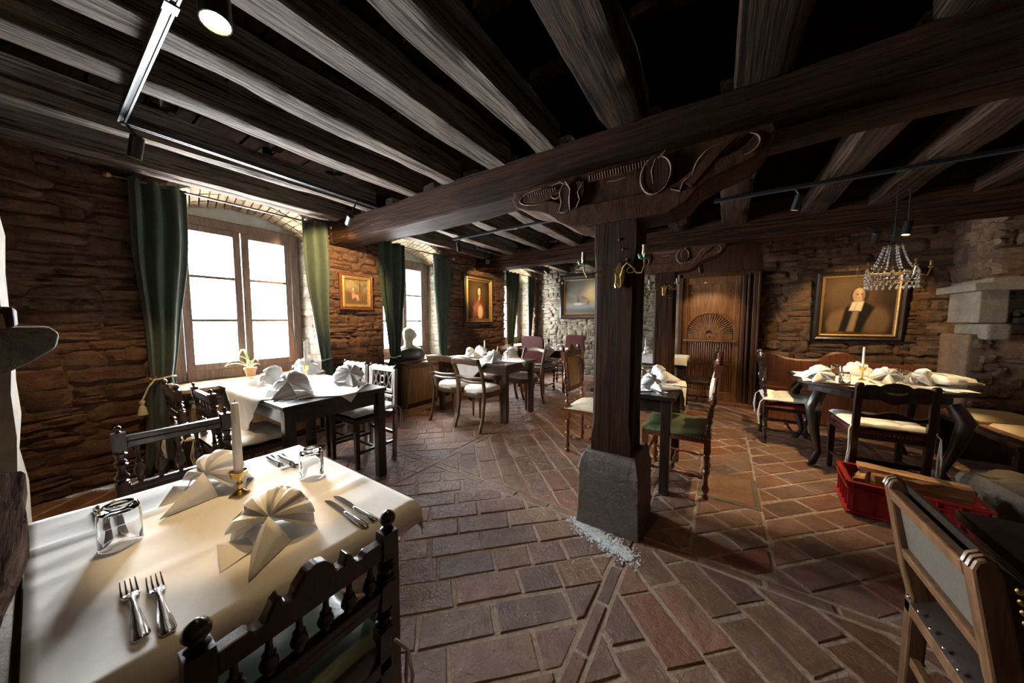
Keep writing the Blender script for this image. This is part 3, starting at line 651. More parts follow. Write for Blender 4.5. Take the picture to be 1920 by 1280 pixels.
# ============================================================ curtains and rods
def curtain(label, top, tie, bot, n, seed, xc=-3.90, tassel=False):
    n = 3 if n == 4 else n
    o = thing('curtain', label, 'curtain', (xc, (tie[0] + tie[1]) / 2, 0), 0, 'green velvet curtains'); oy = (tie[0] + tie[1]) / 2
    m = MB(); NU, NV = n * 8 + 1, 34; zt, zi, zb = top[2], tie[2], bot[2]; r = random.Random(seed); ph = [r.uniform(-.5, .5) for _ in range(n + 2)]
    def fn(i, j):
        s = i / (NU - 1)
        if j <= 22:
            t = j / 22; z = lerp(zt, zi, t); q = t ** 1.7; y0, y1 = lerp(top[0], tie[0], q), lerp(top[1], tie[1], q); A = lerp(.036, .022, t)
        else:
            t = (j - 22) / 11; z = lerp(zi, zb, t); q = t ** .6; y0, y1 = lerp(tie[0], bot[0], q), lerp(tie[1], bot[1], q); A = lerp(.022, .04, t)
        k = s * n; w = ph[int(k)] * (1 - (k % 1)) + ph[int(k) + 1] * (k % 1)
        x = A * math.sin(2 * PI * (k + .25 * w)) + .012 * math.sin(5 * PI * s + seed)
        return (x, lerp(y0, y1, s) - oy + .006 * math.sin(z * 6 + k), z)
    m.grid(fn, NU, NV); m.build('drape', M['velvet'], o, True, 80, solid=.004)
    b = MB(); h = (tie[1] - tie[0]) / 2 + .008
    b.tube([(.042 * math.cos(a * PI / 8), h * math.sin(a * PI / 8), zi + .008 * math.sin(a * PI / 4)) for a in range(16)], .008, 6, True); b.build('tie_back', M['rope'], o, True)
    if tassel:
        b = MB(); b.tube([(.05, -h * .7, zi), (.055, -h - .02, zi - .06), (.05, -h - .06, zi - .17)], .006, 6); b.lathe([(0, 0), (.018, -.01), (.016, -.03), (.008, -.04), (.02, -.06), (.03, -.12)][::-1], 10, (.05, -h - .06, zi - .16)); b.build('tassel', M['rope'], o, True)
    return o
curtain('olive green curtain left of the nearest window, tied with a long tassel', (.45, .79, 2.42), (.50, .63, .82), (.42, .68, .03), 4, 1, tassel=True)
curtain('green curtain right of the nearest window, lit yellow by a ceiling spot', (1.66, 1.975, 2.42), (1.82, 1.94, .84), (1.80, 2.0, .03), 4, 2)
curtain('dark green curtain left of the middle window, beside the stone bust', (2.58, 3.01, 2.38), (2.74, 2.88, .78), (2.62, 2.86, .03), 4, 3, -3.86)
curtain('green curtain right of the middle window, beside the large gilt portrait', (3.60, 3.98, 2.38), (3.72, 3.86, .69), (3.68, 3.92, .03), 4, 4)
curtain('narrow green curtain left of the farthest window', (5.66, 6.14, 2.36), (5.73, 5.90, .77), (5.70, 5.98, .03), 4, 5)
curtain('narrow green curtain right of the farthest window at the room corner', (6.55, 6.94, 2.36), (6.60, 6.75, .90), (6.58, 6.85, .03), 4, 6)
def rod(y0, y1, z, label):
    o = thing('curtain_rod', label, 'rod', (-3.91, (y0 + y1) / 2, z), 0, 'curtain rods'); h = (y1 - y0) / 2
    m = MB(); m.tube([(0, -h, 0), (0, h, 0)], .010, 8); m.build('pole', M['walnut'], o, True)
    for s in (-1, 1):
        m = MB(); m.lathe([(.010, 0), (.02, .01), (.024, .025), (.016, .04), (0, .046)], 10, (0, s * h, 0), rx(-s * PI / 2)); m.build('finial', M['brass'], o, True)
        m = MB(); m.bar((0, s * (h - .06), 0), (-.09, s * (h - .06), 0), .014, .02); m.build('bracket', M['iron'], o)
rod(.38, 1.985, 2.40, 'dark curtain rod across the nearest window'); rod(2.52, 4.04, 2.36, 'dark curtain rod across the middle window'); rod(5.6, 7.0, 2.35, 'dark curtain rod across the farthest window')
# ============================================================ covers under the windows, bust, orchid
def cover(label, y0, y1, depth, h, mat, topm):
    o = thing('radiator_cover', label, 'radiator cover', (XW + .035, (y0 + y1) / 2, 0)); w = y1 - y0; depth -= .015
    m = MB(); n = 12
    m.grid(lambda i, j: (depth - .03 * math.sin(PI * j / 8) * 0 - .05 * (1 - j / 8), lerp(-w / 2, w / 2, i / n), lerp(.07, h - .03, j / 8)), n + 1, 9); m.build('front_panel', mat, o, solid=.015)
    for s in (-1, 1):
        m = MB(); m.prism([(.01, 0), (depth - .05, 0), (depth, h - .03), (.01, h - .03)], lambda a, b, d: (a, d, b), s * w / 2 - .01, s * w / 2 + .01); m.build('side_panel', mat, o)
    m = MB(); m.box((depth / 2 + .01, 0, h - .015), (depth + .03, w + .05, .03)); m.build('top_board', topm, o, bevel=.006)
    m = MB(); m.box((depth - .06, 0, .035), (.03, w, .07)); m.build('plinth', M['ebony'], o)
    m = MB(); m.box((depth + .004, 0, h - .055), (.02, w + .02, .035)); m.build('edge_moulding', topm, o, bevel=.004)
cover('honey coloured wooden radiator cover below the middle window', 2.93, 3.50, .26, .665, M['honey'], M['beech'])
cover('wooden radiator cover below the nearest window behind the table', .72, 1.78, .12, .60, M['honey'], M['walnut'])
bo = thing('stone_bust', 'weathered bust with long hair and dark robe before the middle window', 'bust', (-3.92, 3.10, .70), -.25); bo.scale = (1.08, 1.08, .98)
M['bronze'] = plain('dark_bronze_robe', (.030, .032, .022), .35, .5, 14, .3)
ss = [(.00, .09, .19, 0, 0), (.06, .10, .205, 0, 0), (.13, .10, .195, .0, 0), (.18, .082, .15, .0, 0), (.215, .058, .09, .0, 0), (.235, .044, .052, .005, 0), (.27, .040, .042, .012, .005), (.30, .041, .042, .016, .01), (.32, .050, .046, .02, .02), (.345, .064, .056, .02, .028), (.38, .073, .064, .018, .026), (.42, .076, .067, .014, .02), (.455, .07, .06, .01, .012), (.48, .048, .042, .006, .006), (.492, .0, .0, .004, .004)]
def bfn(i, j, g=0.0):
    z, a, b, ox, oy = ss[j]; t = 2 * PI * i / 20; x, y = (a + g) * math.cos(t) + ox, (b + g) * math.sin(t) + oy
    if .33 < z < .40 and i in (3, 4) and not g: x += .010 if z > .36 else .004; y += .014 if z > .36 else .006   # nose and chin turned to the room
    if .39 < z < .43 and i in (2, 5) and not g: x *= .94; y -= .006
    return (x, y, z)
m = MB(); m.grid(bfn, 20, len(ss), True); m.f.append(tuple(range(19, -1, -1))); m.build('figure', M['bustmat'], bo, True, 80)
m = MB(); m.grid(lambda i, j: (lambda p: (p[0], p[1], p[2] + .006 * math.sin(i * 2.1)))(bfn(i, j, .012 + .007 * math.sin(i * 1.9 + j))), 20, 4, True); m.build('robe', M['bronze'], bo, True, 80, solid=.012)
m = MB(); hz = [.19, .24, .29, .34, .39, .44, .48, .505]; hr = [.062, .066, .068, .078, .086, .086, .066, .012]
m.grid(lambda i, j: (hr[j] * math.cos(lerp(2.1, 6.1, i / 16)) + .006 + .005 * math.sin(i * 2.3 + j * .8), hr[j] * .92 * math.sin(lerp(2.1, 6.1, i / 16)) + .004, hz[j]), 17, 8); m.build('hair', M['bustmat'], bo, True, 80, solid=.016)
po = thing('potted_orchid', 'small potted orchid with long pale leaves on the nearest window sill', 'plant', (-4.12, 1.22, .7075))
m = MB(); m.lathe([(.035, 0), (.05, .075), (.056, .075), (.056, .095), (.048, .095), (.046, .08), (0, .078)], 16); m.build('pot', M['pot'], po, True)
for a, L, hh in ((-1.9, .20, .03), (-1.2, .24, .05), (1.9, .10, .02), (.6, .09, .05), (-2.6, .12, .10)):
    m = MB(); m.grid(lambda i, j: ((L * j / 8) * math.cos(a) - (i - 1) * .016 * math.sin(PI * (j + .6) / 9) * math.sin(a), (L * j / 8) * math.sin(a) + (i - 1) * .016 * math.sin(PI * (j + .6) / 9) * math.cos(a), .085 + hh * math.sin(PI * .8 * j / 8) * 2 + .004 * abs(i - 1)), 3, 9); m.build('leaf', M['leaf'], po, True, 80, solid=.003)
m = MB(); m.tube([(0, 0, .08), (-.01, .02, .15), (-.03, -.05, .21), (-.03, -.16, .24)], .003, 5); m.build('flower_stem', M['leaf'], po, True)
# ============================================================ framed pictures
def sm(x, e=.06): return 1 - sstep(-e, e, x)
def s_ell(x, y, cx, cy, a, b, e=.12): return sm(math.hypot((x - cx) / a, (y - cy) / b) - 1, e)
def s_poly(x, y, P, e=.03):
    ins = False; dmin = 9; n = len(P)
    for i in range(n):
        (x0, y0), (x1, y1) = P[i], P[(i + 1) % n]
        if (y0 > y) != (y1 > y) and x < (x1 - x0) * (y - y0) / (y1 - y0) + x0: ins = not ins
        ex, ey = x1 - x0, y1 - y0; q = max(0, min(1, ((x - x0) * ex + (y - y0) * ey) / (ex * ex + ey * ey + 1e-9))); dmin = min(dmin, math.hypot(x - x0 - q * ex, y - y0 - q * ey))
    return sm(-dmin if ins else dmin, e)
tq = NT('oil_paint'); at = tq.n('ShaderNodeVertexColor'); at.layer_name = 'paint'; vq = tq.coords((1, 1, 1)); nq = tq.noise(vq, 60, 5); cq = tq.mix(.25, at.outputs[0], tq.ramp(nq, [(.3, (.5,) * 3), (.7, (1.2,) * 3)]), 'MULTIPLY'); M['oil'] = tq.fin(cq, .6, tq.bump(nq, .1, .004), Specular_IOR_Level=.2)
def picture(label, loc, rzv, w, h, layers, shapes, canvas, lean=0, res=70):
    o = thing('framed_painting', label, 'painting', loc, rzv); o.rotation_euler = (lean, 0, rzv)
    W, H, y = w, h, .0
    for k, (bw, dep, mat, nm) in enumerate(layers):
        m = MB(); a0, a1 = (W / 2, H / 2); pr = [(0, y), (0, y - dep * .7), (bw * .35, y - dep), (bw * .75, y - dep * .8), (bw, y - dep * .35), (bw, y)]; vs = []
        for sx, sz in ((-1, -1), (1, -1), (1, 1), (-1, 1)):
            for ins, yy in pr: vs.append((sx * (a0 - ins), yy, sz * (a1 - ins)))
        n = len(pr); fs = [(c * n + i, ((c + 1) % 4) * n + i, ((c + 1) % 4) * n + (i + 1) % n, c * n + (i + 1) % n) for c in range(4) for i in range(n)]
        m.add(vs, fs); m.build(nm, mat, o); W -= 2 * bw; H -= 2 * bw
    m = MB(); m.box((0, -.004, 0), (W, .006, H)); m.build('stretcher_frame', M['honey'], o)
    m = MB(); m.grid(lambda i, j: (W * (i / res - .5), -.009, H * (j / res - .5)), res + 1, res + 1); me = bpy.data.meshes.new('canvas'); me.from_pydata(m.v, [], m.f); ca = me.color_attributes.new('paint', 'FLOAT_COLOR', 'POINT')
    for q, v in enumerate(me.vertices):
        x, z = v.co.x / (W / 2), v.co.z / (H / 2); c = Vector(canvas) * (1 + .5 * noise.noise(Vector((x * 3, z * 3, 0))))
        for sh_ in shapes:
            f_ = s_ell(x, z, *sh_[1]) if sh_[0] == 'e' else s_poly(x, z, sh_[1], sh_[3] if len(sh_) > 3 else .04)
            if f_ > 0: c = c.lerp(Vector(sh_[2]), f_)
        ca.data[q].color = (max(0, c.x), max(0, c.y), max(0, c.z), 1)
    me.materials.append(M['oil']); cv = bpy.data.objects.new('canvas', me); C.objects.link(cv); cv.parent = o
    return o
def face(cx, cy, a, b, skin, dk=(.10, .045, .02), turn=.12):
    S_ = Vector(skin); out = [('e', (cx, cy, a, b, .14), tuple(S_)), ('e', (cx - .55 * a, cy - .1 * b, .4 * a, .7 * b, .5), tuple(S_ * .75)), ('e', (cx + .75 * a, cy - .1 * b, .25 * a, .7 * b, .5), tuple(S_ * .45))]; ex = cx + turn * a
    for s in (-1, 1):
        out += [('e', (ex + s * .36 * a, cy + .10 * b, .22 * a, .10 * b, .4), tuple(S_ * .55)), ('e', (ex + s * .36 * a, cy + .08 * b, .15 * a, .075 * b, .4), dk), ('e', (ex + s * .38 * a, cy + .26 * b, .26 * a, .035 * b, .5), tuple(S_ * .45))]
    out += [('e', (ex + .06 * a, cy - .12 * b, .07 * a, .2 * b, .5), tuple(S_ * 1.15)), ('e', (ex + .02 * a, cy - .27 * b, .17 * a, .05 * b, .5), tuple(S_ * .5)), ('e', (ex, cy - .50 * b, .26 * a, .06 * b, .4), (.34, .12, .07)), ('e', (ex, cy - .82 * b, .4 * a, .08 * b, .5), tuple(S_ * .6))]
    return out
BR = (.05, .028, .013)
picture('portrait of a clergyman with white collar bands in a black and gilt frame', (1.43, 5.74, 1.48), 0, .80, .88,
        [(.055, .05, M['ebony'], 'outer_frame'), (.03, .04, M['gold'], 'gilt_slip')],
        [('e', (-.25, .35, .75, .75, .5), (.10, .055, .025)), ('p', [(-.85, -.6), (-.6, -.25), (-.3, -.05), (-.35, -.95), (-.8, -.95)], (.20, .12, .06), .12), ('e', (.52, -.48, .30, .40, .6), (.17, .10, .052)), ('p', [(.3, -.2), (.6, -.15), (.85, -.5), (.8, -.92), (.25, -.92)], (.13, .078, .04), .14), ('e', (-.62, -.55, .2, .3, .7), (.17, .10, .05)),
         ('p', [(-.35, -.05), (-.1, .12), (.22, .12), (.48, -.05), (.30, -.5), (.12, -.95), (-.5, -.92), (-.42, -.5)], (.010, .007, .005), .05), ('p', [(-.12, -.2), (.04, -.2), (-.06, -.92), (-.26, -.92)], (.26, .17, .10), .05), ('e', (.03, .36, .25, .30, .15), (.035, .018, .009))]
        + face(.0, .38, .165, .25, (.50, .33, .17)) + [('p', [(-.16, .14), (.16, .16), (.10, -.18), (-.24, -.16)], (.66, .54, .38), .03), ('p', [(-.04, .14), (-.02, .14), (-.08, -.17), (-.10, -.17)], (.35, .27, .17), .02)], (.030, .016, .008), .10, 170)
picture('tall portrait of a pale figure in a russet robe in gilt and black frame', (-3.95, 4.785, 1.685), PI / 2, .87, .95,
        [(.05, .03, M['ebony'], 'outer_frame'), (.035, .045, M['gold'], 'gilt_frame'), (.012, .02, M['ebony'], 'inner_slip'), (.02, .02, M['gold'], 'gilt_slip')],
        [('e', (0, .3, .75, .7, .5), (.085, .05, .02)), ('p', [(-.55, -.3), (-.2, .1), (.2, .12), (.5, -.1), (.65, -.95), (-.6, -.95)], (.14, .04, .022), .12), ('p', [(-.55, -.4), (-.1, -.02), (.12, -.2), (-.35, -.75)], (.28, .10, .07), .1), ('e', (.12, -.62, .24, .36, .3), (.60, .44, .26)), ('p', [(-.08, -.1), (.08, .08), (.14, .3), (0, .3)], (.55, .36, .18), .05), ('e', (.04, .50, .21, .28, .25), (.05, .028, .012))] + face(.02, .46, .13, .20, (.72, .52, .30)), (.025, .014, .007))
picture('small gilt framed painting of figures resting outdoors, between two windows', (-3.955, 2.31, 1.66), PI / 2, .44, .46,
        [(.03, .035, M['mahog'], 'outer_frame'), (.045, .04, M['gold'], 'gilt_frame')],
        [('p', [(-1, 0), (1, -.1), (1, -1), (-1, -1)], (.10, .06, .025), .2), ('e', (-.55, .6, .5, .35, .5), (.24, .19, .10)), ('p', [(.25, -.2), (.3, 1), (.36, 1), (.36, -.2)], (.06, .04, .02), .03), ('e', (-.3, -.05, .16, .18, .3), (.32, .15, .09)), ('e', (-.3, .22, .08, .10, .3), (.52, .36, .22)), ('p', [(-.45, -.2), (.15, -.15), (.25, -.6), (.1, -.75), (-.1, -.4), (-.4, -.6)], (.38, .21, .14), .06), ('e', (.35, -.15, .35, .10, .3), (.17, .09, .04)), ('p', [(.3, -.2), (.4, -.2), (.45, -.7), (.38, -.7)], (.16, .09, .04), .03), ('p', [(.6, -.2), (.68, -.2), (.72, -.65), (.64, -.65)], (.16, .09, .04), .03)], (.17, .125, .065))
picture('wide dark landscape with bare tree and sails in a heavy black frame', (-2.62, 7.19, 1.85), 0, 1.42, 1.05,
        [(.11, .06, M['ebony'], 'outer_frame'), (.02, .03, M['gold'], 'beaded_slip')],
        [('p', [(-1, -.35), (1, -.4), (1, -1), (-1, -1)], (.11, .115, .11), .1), ('p', [(-1, -.72), (1, -.68), (1, -1), (-1, -1)], (.05, .05, .05), .15), ('e', (.45, .2, .55, .6, .6), (.30, .23, .11)), ('p', [(-.46, -.4), (-.38, -.4), (-.42, .3)], (.015, .012, .01), .015), ('p', [(-.42, -.1), (-.57, .2), (-.53, .22)], (.04, .03, .03), .02), ('p', [(-.42, 0), (-.3, .25), (-.33, .28)], (.04, .03, .03), .02), ('p', [(-.25, .1), (.05, -.2), (-.3, -.1)], (.10, .05, .03), .03), ('p', [(-.05, -.25), (.1, -.25), (.02, -.5), (-.08, -.48)], (.12, .05, .03), .03), ('e', (-.6, .6, .5, .4, .5), (.05, .05, .045)), ('e', (-.42, -.42, .2, .08, .5), (.22, .22, .21))], (.075, .07, .058), 0, 130)
# ============================================================ fireplaces
fl = thing('stone_fireplace', 'pale plastered fireplace jamb with a stone corbel at the left edge', 'fireplace', (-2.25, -.30, 0))
m = MB(); m.grid(lambda i, j: ((.25 + .02 * noise.noise(Vector((i, j * .7, 0)))) * (-1, 1, 1, -1)[i], (.22 + .02 * noise.noise(Vector((i, j * .7, 4)))) * (-1, -1, 1, 1)[i] + .02, j * 2.7 / 18), 4, 19, True); m.build('jamb', M['plaster'], fl, True, 30)
m = MB(); m.prism([(.0, 1.09), (.20, 1.10), (.28, 1.15), (.335, 1.20), (.345, 1.25), (.33, 1.275), (.0, 1.275)], lambda a, b, d: (d, a, b), -.22, .26); m.build('corbel', M['granite'], fl, bevel=.02)
m = MB(); m.box((.1, .16, 1.31), (.3, .2, .07)); m.build('lintel_beam', M['oak_dark'], fl, bevel=.01)
st_ = MB(); st_.box((.92, .015, .39), (1.0, .46, .78)); st_.build('masonry_base', M['granite'], fl, bevel=.015)
lg = MB(); E_ = [(-1.80, -.35), (-1.735, -.05), (-1.70, -.043), (-1.5, -.046), (-1.35, -.038), (-1.24, -.037), (-1.12, -.047), (-1.02, -.060), (-.92, -.066), (-.85, -.08), (-.82, -.35)]
lg.prism(E_, lambda a, b, d: (a, b, d), .7825, .85); tag(lg.build('wooden_ledge', M['plank'], bevel=.004), 'rustic live-edge plank lying on masonry beside the front table', 'ledge')
fr = thing('corner_fireplace', 'dark corner fireplace with stone jamb and mantel at the right', 'fireplace', (2.1, 5.0, 0))
def pbox(nm, u0, u1, v0, v1, y0, y1, mat, bev=.012, par=fr):
    a, b = PY(u0, (v0 + v1) / 2, y0), PY(u1, (v0 + v1) / 2, y0); z0, z1 = PY(u0, v1, y0).z, PY(u0, v0, y0).z
    m = MB(); m.box(((a.x + b.x) / 2 - 2.1, (y0 + y1) / 2 - 5.0, (z0 + z1) / 2), (b.x - a.x, y1 - y0, z1 - z0)); return m.build(nm, mat, par, bevel=bev)
pbox('jamb_stone', 1836, 1893, 541, 605, 5.0, 5.5, M['granite']); pbox('corbel_stone', 1850, 1899, 607, 637, 4.98, 5.5, M['granite'], .02)
pbox('mantel', 1828, 1990, 530, 545, 4.94, 5.6, M['granite'], .008); pbox('mantel_slab', 1862, 1990, 520, 532, 4.96, 5.6, M['granite'], .006)
m = MB(); m.box((.14, .35, .58), (.38, .5, 1.16)); m.build('jamb_rubble', M['stone_warm'], fr, bevel=.02)
r5 = random.Random(9)
for k in range(26):
    me = r5.choice(ROCKS); o = bpy.data.objects.new('stone', me); C.objects.link(o); o.parent = fr; o.material_slots[0].link = 'OBJECT'; o.material_slots[0].material = M['stone_warm']
    o.location = (r5.uniform(0, .28), .095, .10 + (k // 3) * .12 + r5.uniform(-.02, .02)); o.rotation_euler = (PI / 2, r5.uniform(-.1, .1), 0); o.scale = (r5.uniform(.08, .15), r5.uniform(.06, .11), .02)
def rock_block(label, loc, dim, seed, rzv):
    m = MB(); sd = Vector((seed * 3.3, 0, 0)); n = 7
    bm = bmesh.new(); bmesh.ops.create_cube(bm, size=1.0); bmesh.ops.subdivide_edges(bm, edges=bm.edges, cuts=5, use_grid_fill=True)
    for v in bm.verts:
        p = v.co.copy(); d = .12 * noise.noise(p * 2.2 + sd) + .05 * noise.noise(p * 6 + sd); q = p * (1 - .10 * max(0, (p.length - .62) / .25)); v.co = Vector((q.x * dim[0], q.y * dim[1], (q.z + .5) * dim[2])) + p.normalized() * d * .35 * (1 if p.z > -.45 else 0)
    me = bpy.data.meshes.new('hearth_block'); bm.to_mesh(me); bm.free(); me.shade_smooth(); me.set_sharp_from_angle(angle=.7); me.materials.append(M['granite'])
    o = bpy.data.objects.new('hearth_block', me); C.objects.link(o); o.location = loc; o.rotation_euler = (0, 0, rzv); tag(o, label, 'stone block', 'hearth stones')
rock_block('rough pale hearth block nearest the red crate', (1.66, 3.28, -.005), (.36, .62, .28), 1, .12); rock_block('rough dark hearth block under the side bench', (2.06, 3.45, -.005), (.42, .5, .30), 2, .1)
# ============================================================ wall sconces, tracks, spot lamps, chandelier
def sconce(label, loc, s):
    o = thing('wall_sconce', label, 'sconce', loc, 0, 'wrought iron sconces'); o.scale = (s, s, s)
    m = MB(); m.prism([(-.03, .02), (0, .07), (.03, .02), (.025, -.05), (0, -.09), (-.025, -.05)], lambda a, b, d: (a, d, b), -.012, .0); m.build('back_plate', M['brass'], o, bevel=.003)
    for sgn in (-1, 1):
        p = [(0, -.01, -.03), (sgn * .03, -.05, .03), (sgn * .06, -.09, .045), (sgn * .09, -.11, .02), (sgn * .12, -.13, -.02), (sgn * .15, -.15, -.025), (sgn * .165, -.16, .01), (sgn * .165, -.165, .05)]
        m = MB(); m.tube(p, [.0045, .0045, .0045, .0045, .0045, .0045, .004, .004], 6)
        m.tube([(sgn * (.085 + .022 * math.cos(k * .7)), -.105, .0 + .022 * math.sin(k * .7) * (1 - k * .05)) for k in range(10)], .004, 5); m.tube([(sgn * .01, -.02, -.02), (sgn * .018, -.04, -.07), (sgn * .012, -.04, -.085)], .005, 5); m.build('arm', M['brass'], o, True)
        m = MB()
        for k in range(5):
            a = 2 * PI * k / 5; m.tube([(sgn * .165, -.165, .05), (sgn * .165 + .022 * math.cos(a), -.165 + .022 * math.sin(a), .055), (sgn * .165 + .034 * math.cos(a), -.165 + .034 * math.sin(a), .068)], [.006, .012, .002], 6)
        m.build('leaf_cup', M['bluegreen'], o, True)
        m = MB(); m.lathe([(.008, .055), (.013, .07), (.010, .11), (.013, .115), (0, .118)], 10, (sgn * .165, -.165, 0)); m.build('candle_sleeve', M['honey'], o, True)
sconce('gilded two-armed sconce on the nearer column', (-.51, 1.932, 1.575), 1.0); sconce('small two-armed sconce on the farther column', (-.655, 4.732, 1.72), 1.0)
def track(label, pts):
    o = thing('light_track', label, 'light track', pts[0], 0, 'ceiling light tracks'); p0 = Vector(pts[0])
    for a, b in zip(pts, pts[1:]):
        a, b = Vector(a) - p0, Vector(b) - p0; m = MB(); m.bar(a, b, .036, .026); rail = m.build('rail', M['black'], o, bevel=.003)
        d = (b - a).normalized(); sd = d.cross(Vector((0, 0, 1))) * .012
        for s in (-1, 1): m = MB(); m.bar(a + sd * s - Vector((0, 0, .014)), b + sd * s - Vector((0, 0, .014)), .008, .006); m.build('rail_lip', M['alu'], rail)
    mid = (Vector(pts[0]) + Vector(pts[1])) / 2 - p0; m = MB(); m.box(mid - Vector((0, 0, .016)), (.05, .04, .008)); m.build('connector', M['alu'], o)
track('black light track crossing the joists above the front table, turning along the window wall', [(-.5, .33, 2.435), (-2.88, .33, 2.435), (-2.92, 1.95, 2.435)])
track('black light track across the middle bay near the window side', [(-3.2, 3.32, 2.44), (-1.1, 3.32, 2.44)]); track('black light track across the middle bay on the right side', [(-.1, 3.67, 2.44), (2.3, 3.67, 2.44)])
track('short black light track along the far windows', [(-3.25, 3.9, 2.44), (-3.25, 4.55, 2.44)])
LL = ['large spot lamp above the front table, glowing warm', 'spot lamp hanging below the track corner by the left wall', 'spot lamp aimed at the small painting between the windows', 'spot lamp above the bentwood chair table', 'tilted spot lamp aimed at the tall gilt portrait', 'spot lamp lighting the wide landscape painting', 'upright spot lamp in the middle bay right of the nearer column', 'tilted spot lamp aimed at the clergyman portrait', 'spot lamp behind the chandelier', 'tiny spot lamp by the corner fireplace', 'small spot lamp before the carved door', 'added unseen spot lamp at the aisle end of the front track']
for k, ((px, py, pz), aim, wt, cone) in enumerate(SPOTS):
    o = thing('spot_lamp', LL[k], 'spot lamp', (px, py, pz), 0, 'black ceiling spot lamps'); d = (Vector(aim) - Vector((px, py, pz))).normalized(); q = d.to_track_quat('-Z', 'Y').to_matrix()
    r, L = (.042, .13) if k == 0 else (.030, .125)
    m = MB(); m.lathe([(r, .006), (r, .05), (r, L), (r * .8, L + .006), (0, L + .006)], 16, (0, 0, 0), q, False); m.lathe([(r, .006), (r - .004, .006), (r - .006, .03)][::-1], 16, (0, 0, 0), q, False); m.build('housing', M['black'], o, True, 40)
    m = MB(); m.lathe([(0, .016), (r - .004, .016)], 16, (0, 0, 0), q); m.build('lamp_face', M['bulb'], o)
    top = q @ Vector((0, 0, L)); at_ = Vector(ATTACH[k]) - Vector((px, py, pz)); m = MB(); m.tube([tuple(top), tuple(at_)], .007, 8); m.lathe([(.016, -.012), (.016, .0)], 10, tuple(at_)); m.build('stem', M['black'], o, True)
ch = thing('chandelier', 'small crystal bead chandelier hanging before the clergyman portrait', 'chandelier', (1.21, 4.10, 1.53))
def octa(m, p, s):
    x, y, z = p; m.add([(x, y, z + s * 1.5), (x + s, y, z), (x, y + s, z), (x - s, y, z), (x, y - s, z), (x, y, z - s * 1.5)], [(0, 1, 2), (0, 2, 3), (0, 3, 4), (0, 4, 1), (5, 2, 1), (5, 3, 2), (5, 4, 3), (5, 1, 4)])
for zz, rr in ((.19, .15), (.10, .15), (.40, .06)):
    m = MB(); m.tube([(rr * math.cos(a * PI / 12), rr * math.sin(a * PI / 12), zz) for a in range(24)], .003, 6, True); m.build('ring', M['brass'], ch, True)
for k in range(24):
    m = MB(); a = 2 * PI * k / 24
    for j in range(4): octa(m, (.152 * math.cos(a + (j % 2) * .13), .152 * math.sin(a + (j % 2) * .13), .175 - j * .028), .0085)
    octa(m, (.152 * math.cos(a), .152 * math.sin(a), .055), .011); m.build('crystal_strand', M['crystal'], ch)
for k in range(8):
    m = MB(); a = 2 * PI * k / 8
    for j in range(9): t = j / 8; rr = lerp(.15, .055, t ** .5); octa(m, (rr * math.cos(a), rr * math.sin(a), .20 + .20 * t), .009)
    m.build('crystal_chain', M['crystal'], ch)
for k in range(5):
    a = 2 * PI * k / 5; m = MB(); m.tube([(.15 * math.cos(a), .15 * math.sin(a), .16), (.20 * math.cos(a), .20 * math.sin(a), .14), (.215 * math.cos(a), .215 * math.sin(a), .20)], .004, 6); m.lathe([(.004, .20), (.016, .205), (.014, .215), (.006, .22), (.006, .26), (0, .262)], 8, (.215 * math.cos(a), .215 * math.sin(a), 0)); m.build('candle_arm', M['brass'], ch, True)
m = MB(); m.tube([(0, 0, .12), (0, 0, .93)], .003, 6); m.tube([(.06, 0, .40), (0, 0, .62), (-.06, 0, .40)], .003, 5); m.tube([(0, .06, .40), (0, 0, .62), (0, -.06, .40)], .003, 5); m.build('hanging_rod', M['iron'], ch, True)
# ============================================================ chairs (local: origin on the floor under the seat, sitter faces +y)
def turned(z0, z1, r, k=0):
    L = z1 - z0; P = [[(0, 1), (.06, 1), (.08, .65), (.12, .65), (.15, 1.05), (.22, 1.15), (.30, .7), (.42, .55), (.5, .8), (.56, 1.1), (.6, .7), (.64, 1.0), (.72, .6), (.82, .8), (.88, 1.1), (.92, .7), (.95, 1), (1, 1)],
                      [(0, .55), (.05, .55), (.10, .8), (.16, .5), (.20, .8), (.26, 1.2), (.34, 1.3), (.42, 1.1), (.5, .6), (.54, .95), (.58, .55), (.8, .45), (.92, .6), (.95, .85), (1, .55)]][k]
    return [(r * b, z0 + L * a) for a, b in P]
def finial(z, r): return [(r * .7, z), (r * 1.15, z + r * .35), (r * .6, z + r * .8), (r * .8, z + r * 1.1), (r * 1.25, z + r * 1.8), (r * 1.3, z + r * 2.3), (r * 1.0, z + r * 3.0), (r * .4, z + r * 3.5), (0, z + r * 3.7)]
def shear(mb, z0, k, y0=None):
    mb.v = [(x, y - max(0, z - z0) * k, z) for x, y, z in mb.v]; return mb
def tufted(mb, w, d, h, z, nx=3, ny=3, c=(0, 0), N=19):
    def f(i, j, s):
        a, b = i / (N - 1) * 2 - 1, j / (N - 1) * 2 - 1; e = max(0, 1 - max(abs(a), abs(b)) ** 6) ** .5
        q = abs(math.sin(PI * nx * (a + 1) / 2)) * abs(math.sin(PI * ny * (b + 1) / 2))
        return (c[0] + a * w / 2 * (.96 + .04 * e), c[1] + b * d / 2 * (.96 + .04 * e), z + h / 2 + s * h / 2 * e * (.55 + .45 * q ** .5))
    mb.grid(lambda i, j: f(i, j, 1), N, N); mb.grid(lambda i, j: f(N - 1 - i, j, -.9), N, N); return mb
